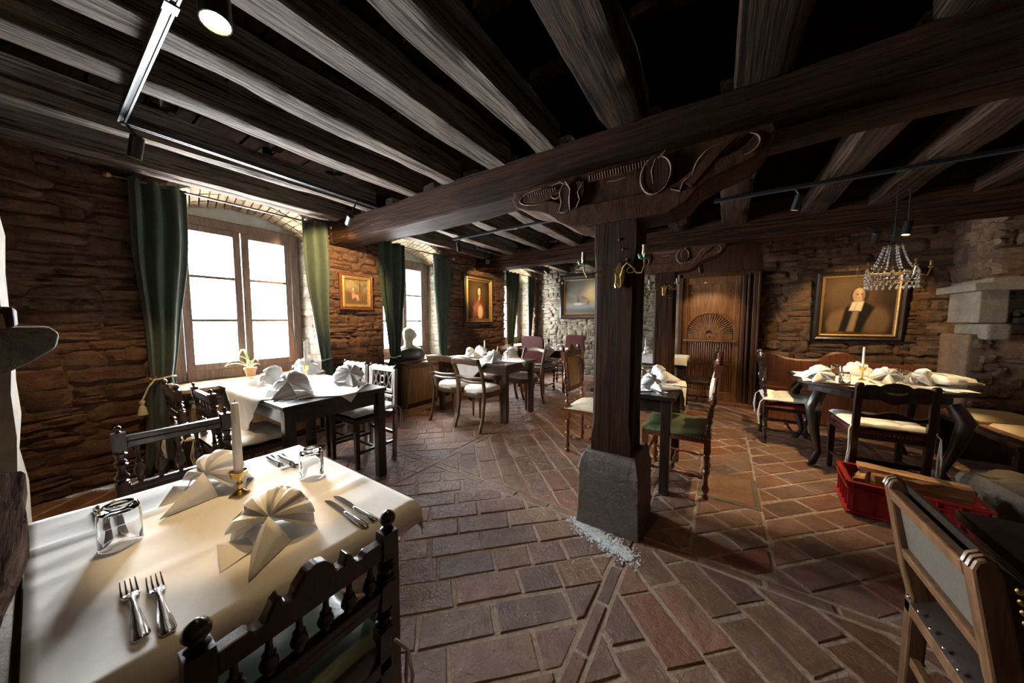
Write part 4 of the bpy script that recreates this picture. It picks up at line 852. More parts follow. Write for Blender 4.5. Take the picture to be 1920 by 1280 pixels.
def ties(o, w, d, z, mat=None, L=.22):
    for s in (-1, 1):
        m = MB()
        for q in (0, .012): m.tube([(s * w / 2, -d / 2 - .01, z), (s * (w / 2 + .02), -d / 2 - .035, z - .03), (s * (w / 2 + .01 + q), -d / 2 - .04 - q, z - L * .6), (s * (w / 2 + .015 + q), -d / 2 - .035, z - L)], .005, 5)
        m.build('tie_cord', mat or M['cotton'], o, True)
def seat_frame(o, w, d, sh, wood, legs='turned', lr=.02, stretch=True, wf=None):
    wf = wf or w
    m = MB(); m.prism([(-w / 2, -d / 2), (w / 2, -d / 2), (wf / 2, d / 2), (-wf / 2, d / 2)], lambda a, b, c: (a, b, c), sh - .06, sh - .02); m.build('seat_frame', wood, o, bevel=.005)
    for s in (-1, 1):
        m = MB()
        if legs == 'turned': m.box((s * (wf / 2 - .025), d / 2 - .025, sh - .08), (.042, .042, .10)); m.lathe(turned(.0, sh - .12, lr, 0), 10, (s * (wf / 2 - .025), d / 2 - .025, 0))
        elif legs == 'square': m.box((s * (wf / 2 - .025), d / 2 - .025, (sh - .06) / 2), (.04, .04, sh - .06), taper=.75)
        m.build('leg', wood, o, True, 35)
    if stretch:
        for s in (-1, 1):
            m = MB(); m.bar((s * (w / 2 - .02), -d / 2 + .02, .14), (s * (wf / 2 - .025), d / 2 - .025, .14), .024, .024); m.build('stretcher', wood, o, bevel=.003)
        m = MB(); m.bar((-wf / 2 + .02, .0, .14), (wf / 2 - .02, 0, .14), .024, .024); m.build('stretcher', wood, o, bevel=.003)
        m = MB(); m.bar((-w / 2 + .02, -d / 2 + .02, .22), (w / 2 - .02, -d / 2 + .02, .22), .022, .03); m.build('stretcher', wood, o, bevel=.003)
def spindle_chair(label, loc, rzv, w=.40, d=.40, sh=.45, bh=.86, rail='plain', n=5, wood=None, cushion=None, group=None, rails=(.60, .80), k=.10, cord=True):
    wood = wood or M['walnut']; o = thing('spindle_chair', label, 'chair', loc, rzv, group); seat_frame(o, w, d, sh, wood, wf=w + .04)
    yb = -d / 2 + .018
    for s in (-1, 1):
        m = MB(); x = s * (w / 2 - .018); r = .019
        m.box((x, yb, (sh) / 2), (.036, .036, sh)); m.box((x, yb, sh + .03), (.036, .036, .06)); r0, r1 = rails
        m.lathe(turned(sh + .06, r0 - .035, r, 0), 10, (x, yb, 0)); m.box((x, yb, r0), (.038, .036, .07)); m.lathe(turned(r0 + .035, r1 - .03, r, 0), 10, (x, yb, 0)); m.box((x, yb, r1 + .005), (.038, .036, .07)); shear(m, sh, k)
        p = m.build('post', wood, o, True, 35)
        m = MB(); m.lathe(finial(r1 + .04, (bh - r1 - .04) / 3.7), 12, (x, yb, 0)); shear(m, sh, k); m.build('finial', wood, p, True, 60)
    iw = w / 2 - .036
    for q, zc in enumerate(rails):
        m = MB()
        if rail == 'scallop' and q == 1:
            top = [(-1, .02), (-.72, .022), (-.66, .012), (-.56, .016), (-.48, .045), (-.40, .055), (-.36, .03), (-.27, .028), (-.24, .045), (-.12, .068), (0, .074), (.12, .068), (.24, .045), (.27, .028), (.36, .03), (.40, .055), (.48, .045), (.56, .016), (.66, .012), (.72, .022), (1, .02)]
            m.prism([(a * iw, zc + b) for a, b in top] + [(iw, zc - .026), (-iw, zc - .026)], lambda a, b, c: (a, c, b), yb - .014, yb + .014)
        else:
            m.bar((-iw, yb, zc + .012), (iw, yb, zc + .012), .028, .022); m.bar((-iw, yb, zc - .012), (iw, yb, zc - .012), .022, .026)
        shear(m, sh, k); m.build('back_rail', wood, o, bevel=.004)
    for i in range(n):
        x = -iw + 2 * iw * (i + .5) / n; m = MB(); m.lathe(turned(rails[0] + .02, rails[1] - .02, .013, 1), 9, (x, yb, 0)); shear(m, sh, k); m.build('spindle', wood, o, True, 60)
    if cushion == 'round':
        m = MB(); m.grid(lambda i, j: (lambda a, e: (a[0] * (w / 2 + .0) * e[0], a[1] * d / 2 * e[0], sh - .02 + e[1]))((max(-1, min(1, 1.25 * math.cos(i * PI / 12))), max(-1, min(1, 1.25 * math.sin(i * PI / 12)))), [(1, 0), (1.01, .025), (.97, .045), (.8, .06), (.4, .068), (.01, .07)][j]), 24, 6, True); m.build('seat_pad', M['seatgreen'], o, True, 80); ties(o, w, d, sh + .02, L=.16)
    elif cushion:
        m = tufted(MB(), w + .05, d + .03, .065, sh - .015); m.build('seat_cushion', M['cotton'], o, True, 80)
        if cord: ties(o, w, d, sh + .02)
    return o
M['seatgreen'] = plain('grey_green_seat_leather', (.10, .12, .09), .3, .2, 30, .1)
def lattice_chair(label, loc, rzv, w=.42, d=.42, sh=.46, bh=.87):
    wood = M['ebony']; pw = M['greywood']; o = thing('lattice_chair', label, 'chair', loc, rzv, 'lattice back chairs'); seat_frame(o, w, d, sh, wood, 'square', wf=w + .03); yb = -d / 2 + .018; k = .08
    for s in (-1, 1):
        m = MB(); x = s * (w / 2 - .016); m.box((x, yb, (bh - .04) / 2), (.032, .032, bh - .04)); shear(m, sh, k); p = m.build('post', pw, o, bevel=.004)
        m = MB(); m.lathe(finial(bh - .04, .011), 10, (x, yb, 0)); shear(m, sh, k); m.build('finial', wood, p, True, 60)
    iw = w / 2 - .032; z0, z1 = .63, .80
    m = MB(); m.box((0, yb, z1 + .015), (2 * iw, .024, .03)); m.box((0, yb, z0 - .015), (2 * iw, .024, .03)); m.box((-iw + .012, yb, (z0 + z1) / 2), (.024, .02, z1 - z0)); m.box((iw - .012, yb, (z0 + z1) / 2), (.024, .02, z1 - z0)); shear(m, sh, k); fr_ = m.build('back_frame', pw, o, bevel=.003)
    m = MB(); m.prism([(-iw, z1 + .03)] + [(-iw + 2 * iw * i / 16, z1 + .045 + .012 * abs(math.sin(i * PI / 4))) for i in range(17)] + [(iw, z1 + .03)], lambda a, b, c: (a, c, b), yb - .01, yb + .01); shear(m, sh, k); m.build('crest', pw, fr_)
    zc = (z0 + z1) / 2; hw, hh = iw - .03, (z1 - z0) / 2 - .008
    def T(p): m = MB(); m.tube([(a, yb, zc + b) for a, b in p], .0065, 6); shear(m, sh, k); m.build('lattice_scroll', pw, fr_, True)
    T([(.032 * math.cos(a * PI / 8), .036 * math.sin(a * PI / 8)) for a in range(17)])
    for s in (-1, 1):
        T([(s * hw, hh), (s * hw * .72, .01), (s * hw * .5, -hh)]); T([(s * hw, -hh), (s * hw * .72, -.01), (s * hw * .5, hh)]); T([(s * hw * .5, hh), (s * .035, hh * .35), (s * .02, hh)]); T([(s * hw * .5, -hh), (s * .035, -hh * .35), (s * .02, -hh)])
    m = MB(); m.box((0, yb, .565), (2 * iw, .022, .024)); m.box((0, yb, .495), (2 * iw, .022, .024)); shear(m, sh, k); lo = m.build('lower_rails', pw, o, bevel=.003)
    for i in range(7):
        x = -iw + 2 * iw * (i + .5) / 7; m = MB(); m.tube([(x - .015, yb, .506), (x - .014, yb, .54), (x, yb, .552), (x + .014, yb, .54), (x + .015, yb, .506)], .005, 5); shear(m, sh, k); m.build('arcade_arch', pw, lo, True)
    m = tufted(MB(), w + .04, d + .03, .06, sh - .015); m.build('seat_cushion', M['cotton'], o, True, 80); ties(o, w, d, sh + .02)
    return o
def bentwood_chair(label, loc, rzv, w=.42, d=.40, sh=.45, bh=.86):
    wood = M['beech']; o = thing('bentwood_chair', label, 'chair', loc, rzv, 'bentwood chairs with cream seats'); yb = -d / 2
    for s in (-1, 1):
        m = MB(); pth = [(yb - .09, 0), (yb - .03, .16), (yb, .36), (yb - .005, .52), (yb - .04, .68), (yb - .10, bh - .04), (yb - .115, bh)]
        vs = []; 
        m.grid(lambda i, j: (s * (w / 2 - .012) + (-.013, .013, .013, -.013)[i], pth[j][0] + (-.02, -.02, .02, .02)[i], pth[j][1]), 4, 7, True); m.f += [(3, 2, 1, 0), (24, 25, 26, 27)]; m.build('back_post', wood, o, bevel=.005)
        m = MB(); m.box((s * (w / 2 - .035), d / 2 - .05, (sh - .05) / 2), (.034, .034, sh - .05), taper=.6); m.build('leg', wood, o, bevel=.004)
    def rail(nm, z, h, y, bow, wave):
        m = MB(); n = 17
        def f(i, j):
            a = i / (n - 1) * 2 - 1; zz = z + h * (j / 3 - .5) * (1 - .25 * abs(a)) + wave * (math.cos(a * PI * 1.0) * .6 + .5 * (a * a)) ; return (a * w / 2, y - bow * (1 - a * a) - .02 * (j / 3), zz)
        m.grid(f, n, 4); m.build(nm, wood, o, True, 60, solid=.02)
    rail('crest_rail', bh - .035, .085, yb - .10, .035, .022); rail('back_rail', .625, .03, yb - .025, .02, -.012); rail('back_rail', .575, .022, yb - .008, .02, -.008)
    sq = lambda i, r: (r * w / 2 * max(-1, min(1, 1.12 * math.cos(i * PI / 16))), r * d / 2 * max(-1, min(1, 1.12 * math.sin(i * PI / 16))))
    m = MB(); pr = [(.98, sh - .07), (1.0, sh - .06), (1.0, sh - .01), (.96, sh)]; m.grid(lambda i, j: (*sq(i, pr[j][0]), pr[j][1]), 32, 4, True); m.build('seat_ring', wood, o, True, 40)
    m = MB(); pr2 = [(.95, sh - .03), (.97, sh + .01), (.9, sh + .035), (.7, sh + .05), (.4, sh + .057), (.02, sh + .06)]; m.grid(lambda i, j: (*sq(i, pr2[j][0]), pr2[j][1]), 32, 6, True); m.build('seat_pad', M['cushion'], o, True, 80)
    return o
def nails(mb, pts, r=.005, n=(0, -1, 0)):
    q = Vector(n).to_track_quat('Z', 'Y').to_matrix()
    for p in pts: mb.lathe([(r, 0), (r * .8, r * .5), (0, r * .8)], 6, p, q)
def red_chair(label, loc, rzv, w=.44, d=.44, sh=.46, bh=1.0, full=True):
    wood = M['mahog']; o = thing('red_leather_chair', label, 'chair', loc, rzv, 'red leather chairs'); seat_frame(o, w, d, sh, wood, wf=w + .04, lr=.024); yb = -d / 2 + .02; k = .07
    for s in (-1, 1):
        m = MB(); m.box((s * (w / 2 - .02), yb, (bh - .3) / 2), (.04, .04, bh - .3)); shear(m, sh, k); m.build('post', wood, o, bevel=.004)
    z0 = .40 if full else .66
    P = [(-w / 2, z0), (w / 2, z0), (w / 2, bh - .07)] + [(w / 2 - .07 + .07 * math.cos(a * PI / 10), bh - .07 + .07 * math.sin(a * PI / 10)) for a in range(1, 6)] + [(-w / 2 + .07 + .07 * math.cos(PI / 2 + a * PI / 10), bh - .07 + .07 * math.sin(PI / 2 + a * PI / 10)) for a in range(0, 6)]
    m = MB(); m.prism(P, lambda a, b, c: (a, c, b), yb - .025, yb + .03); shear(m, sh, k); b = m.build('backrest', M['redleather'], o, bevel=.012)
    m = MB(); nails(m, [(a * .96, yb - .026, z0 + (c - z0) * .985) for a, c in P] + [(lerp(-w / 2 + .08, w / 2 - .08, i / 8), yb - .026, bh - .012) for i in range(9)]); shear(m, sh, k); m.build('nail_heads', M['brass'], b)['kind'] = 'stuff'
    m = MB(); tufted(m, w + .01, d, .07, sh - .025, 1, 1); m.build('seat_pad', M['redleather'] if not full else M['cream'], o, True, 80)
    return o
def carved_chair(label, loc, rzv, wood, panel, seatm, w=.46, d=.44, sh=.46, bh=1.06, cushion=False, k=.10, group=None):
    o = thing('carved_chair', label, 'chair', loc, rzv, group); seat_frame(o, w, d, sh, wood, wf=w + .04, lr=.022, stretch=False); yb = -d / 2 + .02
    for s in (-1, 1):
        x = s * (w / 2 - .02); m = MB(); m.lathe(turned(0, sh - .12, .022, 0), 10, (x, yb, 0)); m.box((x, yb, sh - .06), (.042, .042, .14)); m.lathe(turned(sh + .01, sh + .16, .019, 0), 10, (x, yb, 0)); m.lathe(turned(sh + .16, bh - .16, .018, 1), 10, (x, yb, 0)); m.box((x, yb, bh - .12), (.042, .042, .09)); shear(m, sh, k); p = m.build('post', wood, o, True, 35)
        m = MB(); m.lathe(finial(bh - .075, .016), 10, (x, yb, 0)); shear(m, sh, k); m.build('finial', wood, p, True, 60)
        m = MB(); m.lathe(turned(0, d - .06, .014, 0), 8, (x, yb + .02, .15), rx(-PI / 2)); m.build('stretcher', wood, o, True, 40)
    m = MB(); m.lathe(turned(0, w - .04, .016, 0), 8, (-w / 2 + .02, .02, .15), ry(PI / 2)); m.build('stretcher', wood, o, True, 40)
    m = MB(); m.lathe(turned(0, w - .04, .014, 0), 8, (-w / 2 + .02, d / 2 - .025, .24), ry(PI / 2)); m.build('stretcher', wood, o, True, 40)
    iw = w / 2 - .042
    cr = [(-1, 0), (-1, .03), (-.8, .06), (-.65, .04), (-.5, .075), (-.35, .06), (-.22, .10), (-.08, .115), (0, .135), (.08, .115), (.22, .10), (.35, .06), (.5, .075), (.65, .04), (.8, .06), (1, .03), (1, 0)]
    m = MB(); m.prism([(a * (iw + .02), bh - .13 + b) for a, b in cr], lambda a, b, c: (a, c, b), yb - .015, yb + .015); shear(m, sh, k); c_ = m.build('carved_crest', wood, o, bevel=.006)
    for s in (-1, 1):
        m = MB(); m.tube([(s * (.03 + .03 * t * .5 + .03 * math.cos(t)), yb - .017, bh - .085 + .022 * math.sin(t)) for t in [q * .5 for q in range(9)]], .006, 5); m.tube([(s * (.03 + .03 * t * .5 + .03 * math.cos(t)), yb + .017, bh - .085 + .022 * math.sin(t)) for t in [q * .5 for q in range(9)]], .006, 5); shear(m, sh, k); m.build('carved_scroll', wood, c_, True)
    z0, z1 = sh + .17, bh - .14
    m = MB(); m.box((0, yb, z0 - .02), (2 * iw, .028, .045)); m.box((-iw + .03, yb, (z0 + z1) / 2), (.035, .024, z1 - z0)); m.box((iw - .03, yb, (z0 + z1) / 2), (.035, .024, z1 - z0)); shear(m, sh, k); m.build('back_frame', wood, o, bevel=.004)
    m = MB(); tw = 2 * iw - .085
    m.grid(lambda i, j: (tw * (i / 8 - .5), yb + .012 + .022 * math.sin(PI * i / 8) ** .5 * math.sin(PI * j / 8) ** .5, lerp(z0, z1, j / 8)), 9, 9); m.grid(lambda i, j: (tw * (.5 - i / 8), yb - .010 - .012 * math.sin(PI * i / 8) ** .5 * math.sin(PI * j / 8) ** .5, lerp(z0, z1, j / 8)), 9, 9); shear(m, sh, k); pa = m.build('back_panel', panel, o, True, 80)
    m = MB()
    for e in (-1, 1): nails(m, [(e * (tw / 2 - .006), yb + .018, lerp(z0 + .01, z1 - .01, i / 18)) for i in range(19)], .0045, (0, 1, 0))
    shear(m, sh, k); m.build('nail_heads', M['brass'], pa)['kind'] = 'stuff'
    m = MB(); m.grid(lambda i, j: ((w / 2 + .02) * (i / 10 * 2 - 1), (d / 2 + .005) * (j / 10 * 2 - 1), sh - .02 + .05 * (math.sin(PI * min(1, max(0, i / 10))) * math.sin(PI * j / 10)) ** .35), 11, 11); sp = m.build('seat_pad', seatm, o, True, 80)
    m = MB(); z_ = sh - .015
    for e in (-1, 1): nails(m, [(e * (w / 2 + .021), lerp(-d / 2 + .02, d / 2 - .01, i / 20), z_) for i in range(21)], .005, (e, 0, 0))
    nails(m, [(lerp(-w / 2, w / 2, i / 20), d / 2 + .006, z_) for i in range(21)], .005, (0, 1, 0)); m.build('nail_heads', M['brass'], sp)['kind'] = 'stuff'
    if cushion: m = tufted(MB(), w + .05, d + .04, .07, sh + .02); m.build('seat_cushion', M['cotton'], o, True, 80); ties(o, w, d, sh + .05, L=.26)
    return o
def ladder_chair(label, loc, rzv, w=.42, d=.42, sh=.45, bh=.84):
    wood = M['ebony']; o = thing('slat_back_chair', label, 'chair', loc, rzv); seat_frame(o, w, d, sh, wood, 'square', wf=w + .04); yb = -d / 2 + .02; k = .16
    for s in (-1, 1):
        m = MB(); x = s * (w / 2 - .02); m.box((x, yb, bh / 2 - .02), (.042, .032, bh - .04)); m.lathe([(.016, -.022), (.024, -.012), (.024, .012), (.016, .022)], 10, (x, yb, bh - .03), ry(PI / 2)); shear(m, sh, k); m.build('post', wood, o, bevel=.005)
    iw = w / 2 - .03
    top = [(-1, -.02), (-.85, .005), (-.6, .01), (-.45, -.002), (-.3, .02), (-.1, .03), (.1, .03), (.3, .02), (.45, -.002), (.6, .01), (.85, .005), (1, -.02)]; bot = [(1, -.10), (.7, -.11), (.5, -.095), (.25, -.12), (0, -.135), (-.25, -.12), (-.5, -.095), (-.7, -.11), (-1, -.10)]
    m = MB(); poly = [(a * iw, bh - .03 + b) for a, b in top]; lowp = [(a * iw, bh - .03 + b) for a, b in bot]
    sl = [(.055, -.035), (.03, -.052), (-.03, -.052), (-.055, -.035)]; slot_t = [(-.055, -.030), (-.03, -.038), (.03, -.038), (.055, -.030)]
    # slat built as an upper and a lower half so that the hand slot stays open
    m.prism(poly + [(iw, bh - .065), (.055, bh - .065)] + [(a, bh - .03 + b + .0) for a, b in slot_t[::-1]] + [(-.055, bh - .065), (-iw, bh - .065)], lambda a, b, c: (a, c, b), yb - .010, yb + .010)
    m.prism([(-iw, bh - .065), (-.055, bh - .065)] + [(a, bh - .03 + b - .005) for a, b in sl[::-1]] + [(.055, bh - .065), (iw, bh - .065)] + lowp, lambda a, b, c: (a, c, b), yb - .010, yb + .010)
    shear(m, sh, k); m.build('crest_slat', wood, o)
    m = MB(); m.prism([(-iw, .56)] + [(a * iw, .60 + .018 * math.cos(a * PI * 1.5)) for a in [i / 8 - 1 for i in range(17)]] + [(iw, .56)], lambda a, b, c: (a, c, b), yb - .010, yb + .010); shear(m, sh, k); m.build('back_slat', wood, o)
    m = MB(); m.box((0, 0, sh - .005), (w, d, .04)); sp = m.build('seat_pad', M['redleather'], o, bevel=.012)
    m = MB(); nails(m, [(lerp(-w / 2 + .02, w / 2 - .02, i / 18), -d / 2 - .001, sh - .012) for i in range(19)]); m.build('nail_heads', M['brass'], sp)['kind'] = 'stuff'
    m = tufted(MB(), w + .05, d + .04, .06, sh + .015); m.build('seat_cushion', M['cotton'], o, True, 80); ties(o, w, d, sh + .045, L=.30)
    return o
def panel_chair(label, loc, rzv, w=.44, d=.44, sh=.43, bh=.80):
    wood = M['beech']; o = thing('leather_chair', label, 'chair', loc, rzv); seat_frame(o, w, d, sh, wood, 'square', wf=w + .02); yb = -d / 2 + .02; k = .20
    for s in (-1, 1):
        x = s * (w / 2 - .02); m = MB(); P = [(yb - .02, 0), (yb - .02, sh), (yb - .024, sh + .1), (yb - .018, bh - .03), (yb - .008, bh - .008), (yb + .006, bh), (yb + .02, bh - .008), (yb + .026, bh - .03), (yb + .022, sh), (yb + .02, 0)]
        m.prism(P, lambda a, b, c: (c, a, b), x - .02, x + .02); shear(m, sh, k); p = m.build('post', wood, o, bevel=.006)
        m = MB()
        for q in (-.008, .008): m.tube([(x + q - .0, a, b + .001) for a, b in P[3:8]], .005, 6)
        shear(m, sh, k); m.build('ridge', wood, p, True)
    iw = w / 2 - .04
    for z, h in ((bh - .05, .036), (bh - .23, .032)):
        m = MB(); m.box((0, yb - .005, z), (2 * iw, .03, h)); shear(m, sh, k); m.build('back_rail', wood, o, bevel=.006)
    m = MB(); m.box((0, yb + .004, bh - .14), (2 * iw, .012, .15)); shear(m, sh, k); m.build('back_panel', M['panelgrey'], o)
    m = MB(); m.grid(lambda i, j: ((w / 2 - .002) * (i / 8 * 2 - 1), yb + .022 + .045 * (math.sin(PI * j / 8)) ** .4, lerp(sh + .14, bh - .01, j / 8)), 9, 9)
    m.grid(lambda i, j: ((w / 2 - .002) * (1 - i / 8 * 2), yb + .022, lerp(sh + .14, bh - .01, j / 8)), 9, 9)
    for e in (-1, 1): m.add([(e * (w / 2 - .002), yb + .022, lerp(sh + .14, bh - .01, j / 8)) for j in range(9)] + [(e * (w / 2 - .002), yb + .022 + .045 * (math.sin(PI * j / 8)) ** .4, lerp(sh + .14, bh - .01, j / 8)) for j in range(9)], [(j, j + 1, 10 + j, 9 + j) for j in range(8)])
    shear(m, sh, k); bp = m.build('back_pad', M['leather'], o, True, 50)
    for e in (-1, 1):
        for i in range(8): m = MB(); nails(m, [(e * (w / 2 - .001), yb + .04, lerp(sh + .17, bh - .05, i / 7))], .008, (e, 0, 0)); shear(m, sh, k); m.build('nail_head', M['brass'], bp, True, 80)
    m = MB(); m.grid(lambda i, j: ((w / 2 + .005) * (i / 10 * 2 - 1), (d / 2 + .0) * (j / 10 * 2 - 1), sh - .02 + .06 * (math.sin(PI * i / 10) * math.sin(PI * j / 10)) ** .3), 11, 11); sp = m.build('seat_pad', M['leather'], o, True, 80)
    for e in (-1, 1):
        for i in range(8): m = MB(); nails(m, [(e * (w / 2 + .006), lerp(-d / 2 + .03, d / 2 - .02, i / 7), sh - .01)], .007, (e, 0, 0)); m.build('nail_head', M['steel'], sp, True, 80)
    for i in range(7): m = MB(); nails(m, [(lerp(-w / 2 + .03, w / 2 - .03, i / 6), -d / 2 - .001, sh - .005)], .007, (0, -1, 0)); m.build('nail_head', M['steel'], sp, True, 80)
    return o
M['panelgrey'] = plain('grey_back_fabric', (.075, .062, .046), .8, .3, 60, .2)
# ---------------------------------------------------------------- place them
G = 'turned spindle chairs'
spindle_chair('dark turned chair with plain rails at the window side of the front table', (-1.82, .325, 0), -PI / 2, .37, .38, .45, .87, 'plain', 5, M['walnut'], 'cushion', G, (.60, .80), .12)
spindle_chair('black turned chair with scalloped crest rail, back toward the viewer at the front table', (-.875, .285, 0), PI / 2, .38, .36, .44, .83, 'scallop', 6, M['ebony'], 'round', G, (.60, .735), .10)
spindle_chair('turned chair with ball finials, left of two at the near side of the window table', (-3.31, .73, 0), 0, .40, .40, .44, .86, 'scallop', 4, M['walnut'], 'cushion', G, (.62, .77), .10)
spindle_chair('turned chair with ball finials, right of two at the near side of the window table', (-2.84, .80, 0), 0, .43, .40, .45, .87, 'plain', 5, M['walnut'], 'cushion', G, (.62, .80), .10)
lattice_chair('silvered lattice-back chair nearer the window at the far side of the window table', (-3.28, 1.66, 0), PI); lattice_chair('silvered lattice-back chair with tufted cushion at the aisle end of the window table', (-2.79, 1.66, 0), PI)
bentwood_chair('bentwood chair with cream seat, near side of its table, closer to the windows', (-2.93, 3.06, 0), .08); bentwood_chair('bentwood chair with cream seat, near side of its table, closer to the aisle', (-2.45, 3.03, 0), -.03)
bentwood_chair('bentwood chair on the far side of its table, closer to the windows', (-2.97, 4.05, 0), PI); bentwood_chair('bentwood chair on the far side of its table, closer to the aisle', (-2.47, 4.02, 0), PI - .1)
red_chair('tall red leather chair with its back to the bentwood table', (-2.76, 5.05, 0), 0, bh=1.02); red_chair('red leather backed chair at the far side against the end wall', (-2.62, 6.18, 0), PI, bh=.98, full=False)
carved_chair('carved reddish chair with tan back panel left of the nearer column', (-1.04, 3.05, 0), -PI / 2, M['mahog'], M['tan'], M['cream'], .44, .42, .46, 1.06, group='carved crest chairs')
carved_chair('carved chair with green seat and cream back right of the nearer column', (-.26, 2.86, 0), PI / 2, M['mahog'], M['cream'], M['green'], .50, .46, .47, 1.06, group='carved crest chairs')
carved_chair('dark carved chair with tied white cushion at the left end of the bench table', (.63, 4.42, 0), -PI / 2, M['ebony'], M['leather'], M['redleather'], .46, .44, .42, .98, True, group='carved crest chairs')
ladder_chair('black slat-back chair with hand slot in front of the bench table', (1.07, 3.68, 0), .06)
panel_chair('brown wooden chair with dark leather pad and brass nails at the right front', (.75, 1.29, 0), -PI / 2)
carved_chair('dark carved chair at the small table behind the farther column', (-.24, 5.30, 0), PI / 2, M['ebony'], M['leather'], M['leather'], .40, .38, .45, .92, group='carved crest chairs')
# ============================================================ tables
def table(label, x0, x1, y0, y1, h=.748, mat=None, leg=.065, th=.032, apron=.10, inset_=.03):
    mat = mat or M['ebony']; cx, cy = (x0 + x1) / 2, (y0 + y1) / 2; o = thing('dining_table', label, 'table', (cx, cy, 0)); w, d = x1 - x0, y1 - y0
    m = MB(); m.box((0, 0, h - th / 2), (w, d, th)); m.build('table_top', mat, o, bevel=.004)
    for sx in (-1, 1):
        for sy in (-1, 1): m = MB(); m.box((sx * (w / 2 - inset_ - leg / 2), sy * (d / 2 - inset_ - leg / 2), (h - th) / 2), (leg, leg, h - th)); m.build('leg', mat, o, bevel=.004)
        m = MB(); m.box((sx * (w / 2 - inset_ - leg / 2), 0, h - th - apron / 2), (.022, d - 2 * inset_ - 2 * leg, apron)); m.build('apron', mat, o)
        m = MB(); m.box((0, sx * (d / 2 - inset_ - leg / 2), h - th - apron / 2), (w - 2 * inset_ - 2 * leg, .022, apron)); m.build('apron', mat, o)
    return o
def cloth(label, rect, z, c, half, ang, creases=(), N=None, wav=.004, group='white tablecloths', mat=None, fold=.0):
    x0, x1, y0, y1 = rect; hx, hy = half; nx, ny = int(2 * hx / .018) + 2, int(2 * hy / .018) + 2; ca, sa = math.cos(ang), math.sin(ang); m = MB(); g = .004
    def f(i, j):
        a, b = lerp(-hx, hx, i / (nx - 1)), lerp(-hy, hy, j / (ny - 1)); x, y = c[0] + a * ca - b * sa, c[1] + a * sa + b * ca
        dx = max(x0 - x, x - x1, 0); dy = max(y0 - y, y - y1, 0); zz = z + .0016 * (1 + noise.noise(Vector((x * 9, y * 9, 0))))
        zz += fold * max(0, noise.noise(Vector((x * 16 + y * 3, y * 3.5 + x * 2, 4)))) * (1 if x < -1.0 or y < .25 else .4)
        for ax, pos, amp in creases: q = (x if ax == 'x' else y) - pos; zz += amp * math.exp(-(q / .007) ** 2)
        dr_ = math.hypot(dx, dy); sgx = -1 if x < x0 else 1; sgy = -1 if y < y0 else 1
        X, Y = min(max(x, x0), x1), min(max(y, y0), y1)
        if dr_ > 0:
            wv = wav * math.sin((x * sa if dx > dy else x) * 40 + y * 30) * min(1, dr_ * 8); flare = .012 * min(1, dr_ / .03) 
            if dx > 0: X += sgx * (flare + wv + dx * .04)
            if dy > 0: Y += sgy * (flare + wv + dy * .04)
            zz = z + .002 - max(0, dr_ - .004)
        return (X, Y, zz)
    m.grid(f, nx, ny); o = m.build('tablecloth', mat or M['linen'], None, True, 80, solid=.0025)
    return tag(o, label, 'tablecloth', group)
T = {'T1': (-1.52, -.76, -.03, .60), 'T2': (-3.58, -2.29, .83, 1.575), 'T3': (-3.40, -2.16, 3.14, 3.90), 'T4': (-3.30, -2.24, 5.12, 5.78), 'T5': (-.87, -.25, 2.47, 3.28), 'T7': (-1.25, -.40, 5.08, 5.62)}
H = .748; CZ = H + .003
table('front dining table fully covered by a cream lit cloth', *T['T1'], mat=M['walnut']); table('black window table with silvered chairs', *T['T2'], inset_=.012); table('dark table surrounded by bentwood chairs', *T['T3'], mat=M['walnut'])
table('dark table with red chairs in the far corner', *T['T4']); table('dark table partly hidden behind the nearer column', *T['T5']); table('small table behind the farther column', *T['T7'])
cloth('wrinkled cream cloth covering the front table with creases', (-1.525, -.755, -.045, .605), CZ, (-1.14, .325), (.455, .37), 0, [('x', -1.33, .007), ('x', -1.00, .007), ('y', .44, .005)], fold=.006)
cloth('white diamond-laid cloth on the black window table', (-3.585, -2.285, .825, 1.58), CZ, (-2.98, 1.22), (.54, .54), PI / 4 + .05)
cloth('white diamond-laid cloth on the bentwood chair table', (-3.405, -2.155, 3.135, 3.905), CZ, (-2.79, 3.52), (.50, .50), PI / 4)
cloth('white diamond-laid cloth on the far red chair table', (-3.305, -2.235, 5.115, 5.785), CZ, (-2.77, 5.45), (.46, .46), PI / 4)
cloth('white cloth laid askew on the table behind the nearer column', (-.875, -.245, 2.465, 3.285), CZ, (-.56, 2.98), (.36, .36), PI / 4)
cloth('white cloth on the small table behind the farther column', (-1.255, -.395, 5.075, 5.625), CZ, (-.825, 5.35), (.47, .38), 0)
# bench table with rounded top on cabriole legs
bt = thing('bench_table', 'large dark table with rounded ends before the wall bench', 'table', (1.12, 4.16, 0))
RT = [(.50 * max(-1, min(1, 1.18 * math.cos(a * PI / 24))), .50 * max(-1, min(1, 1.08 * math.sin(a * PI / 24)))) for a in range(48)]
m = MB(); m.prism(RT, lambda a, b, c: (a, b, c), .722, .758); m.build('table_top', M['ebony'], bt, bevel=.01)
m = MB(); m.prism([(a * .84, b * .84) for a, b in RT], lambda a, b, c: (a, b, c), .65, .722); m.build('apron', M['ebony'], bt)
for sx in (-1, 1):
    for sy in (-1, 1):
        m = MB(); m.tube([(sx * .37, sy * .36, .66), (sx * .42, sy * .41, .54), (sx * .39, sy * .38, .32), (sx * .35, sy * .34, .12), (sx * .39, sy * .38, .03), (sx * .42, sy * .41, .012)], [.045, .05, .034, .024, .026, .012], 10); m.build('cabriole_leg', M['ebony'], bt, True)
cl6 = MB(); RC = (.62, 1.62, 3.66, 4.66)
cloth('white runner laid lengthwise on the bench table', (.60, 1.625, 3.64, 4.68), .761, (1.13, 4.10), (.46, .33), .10)
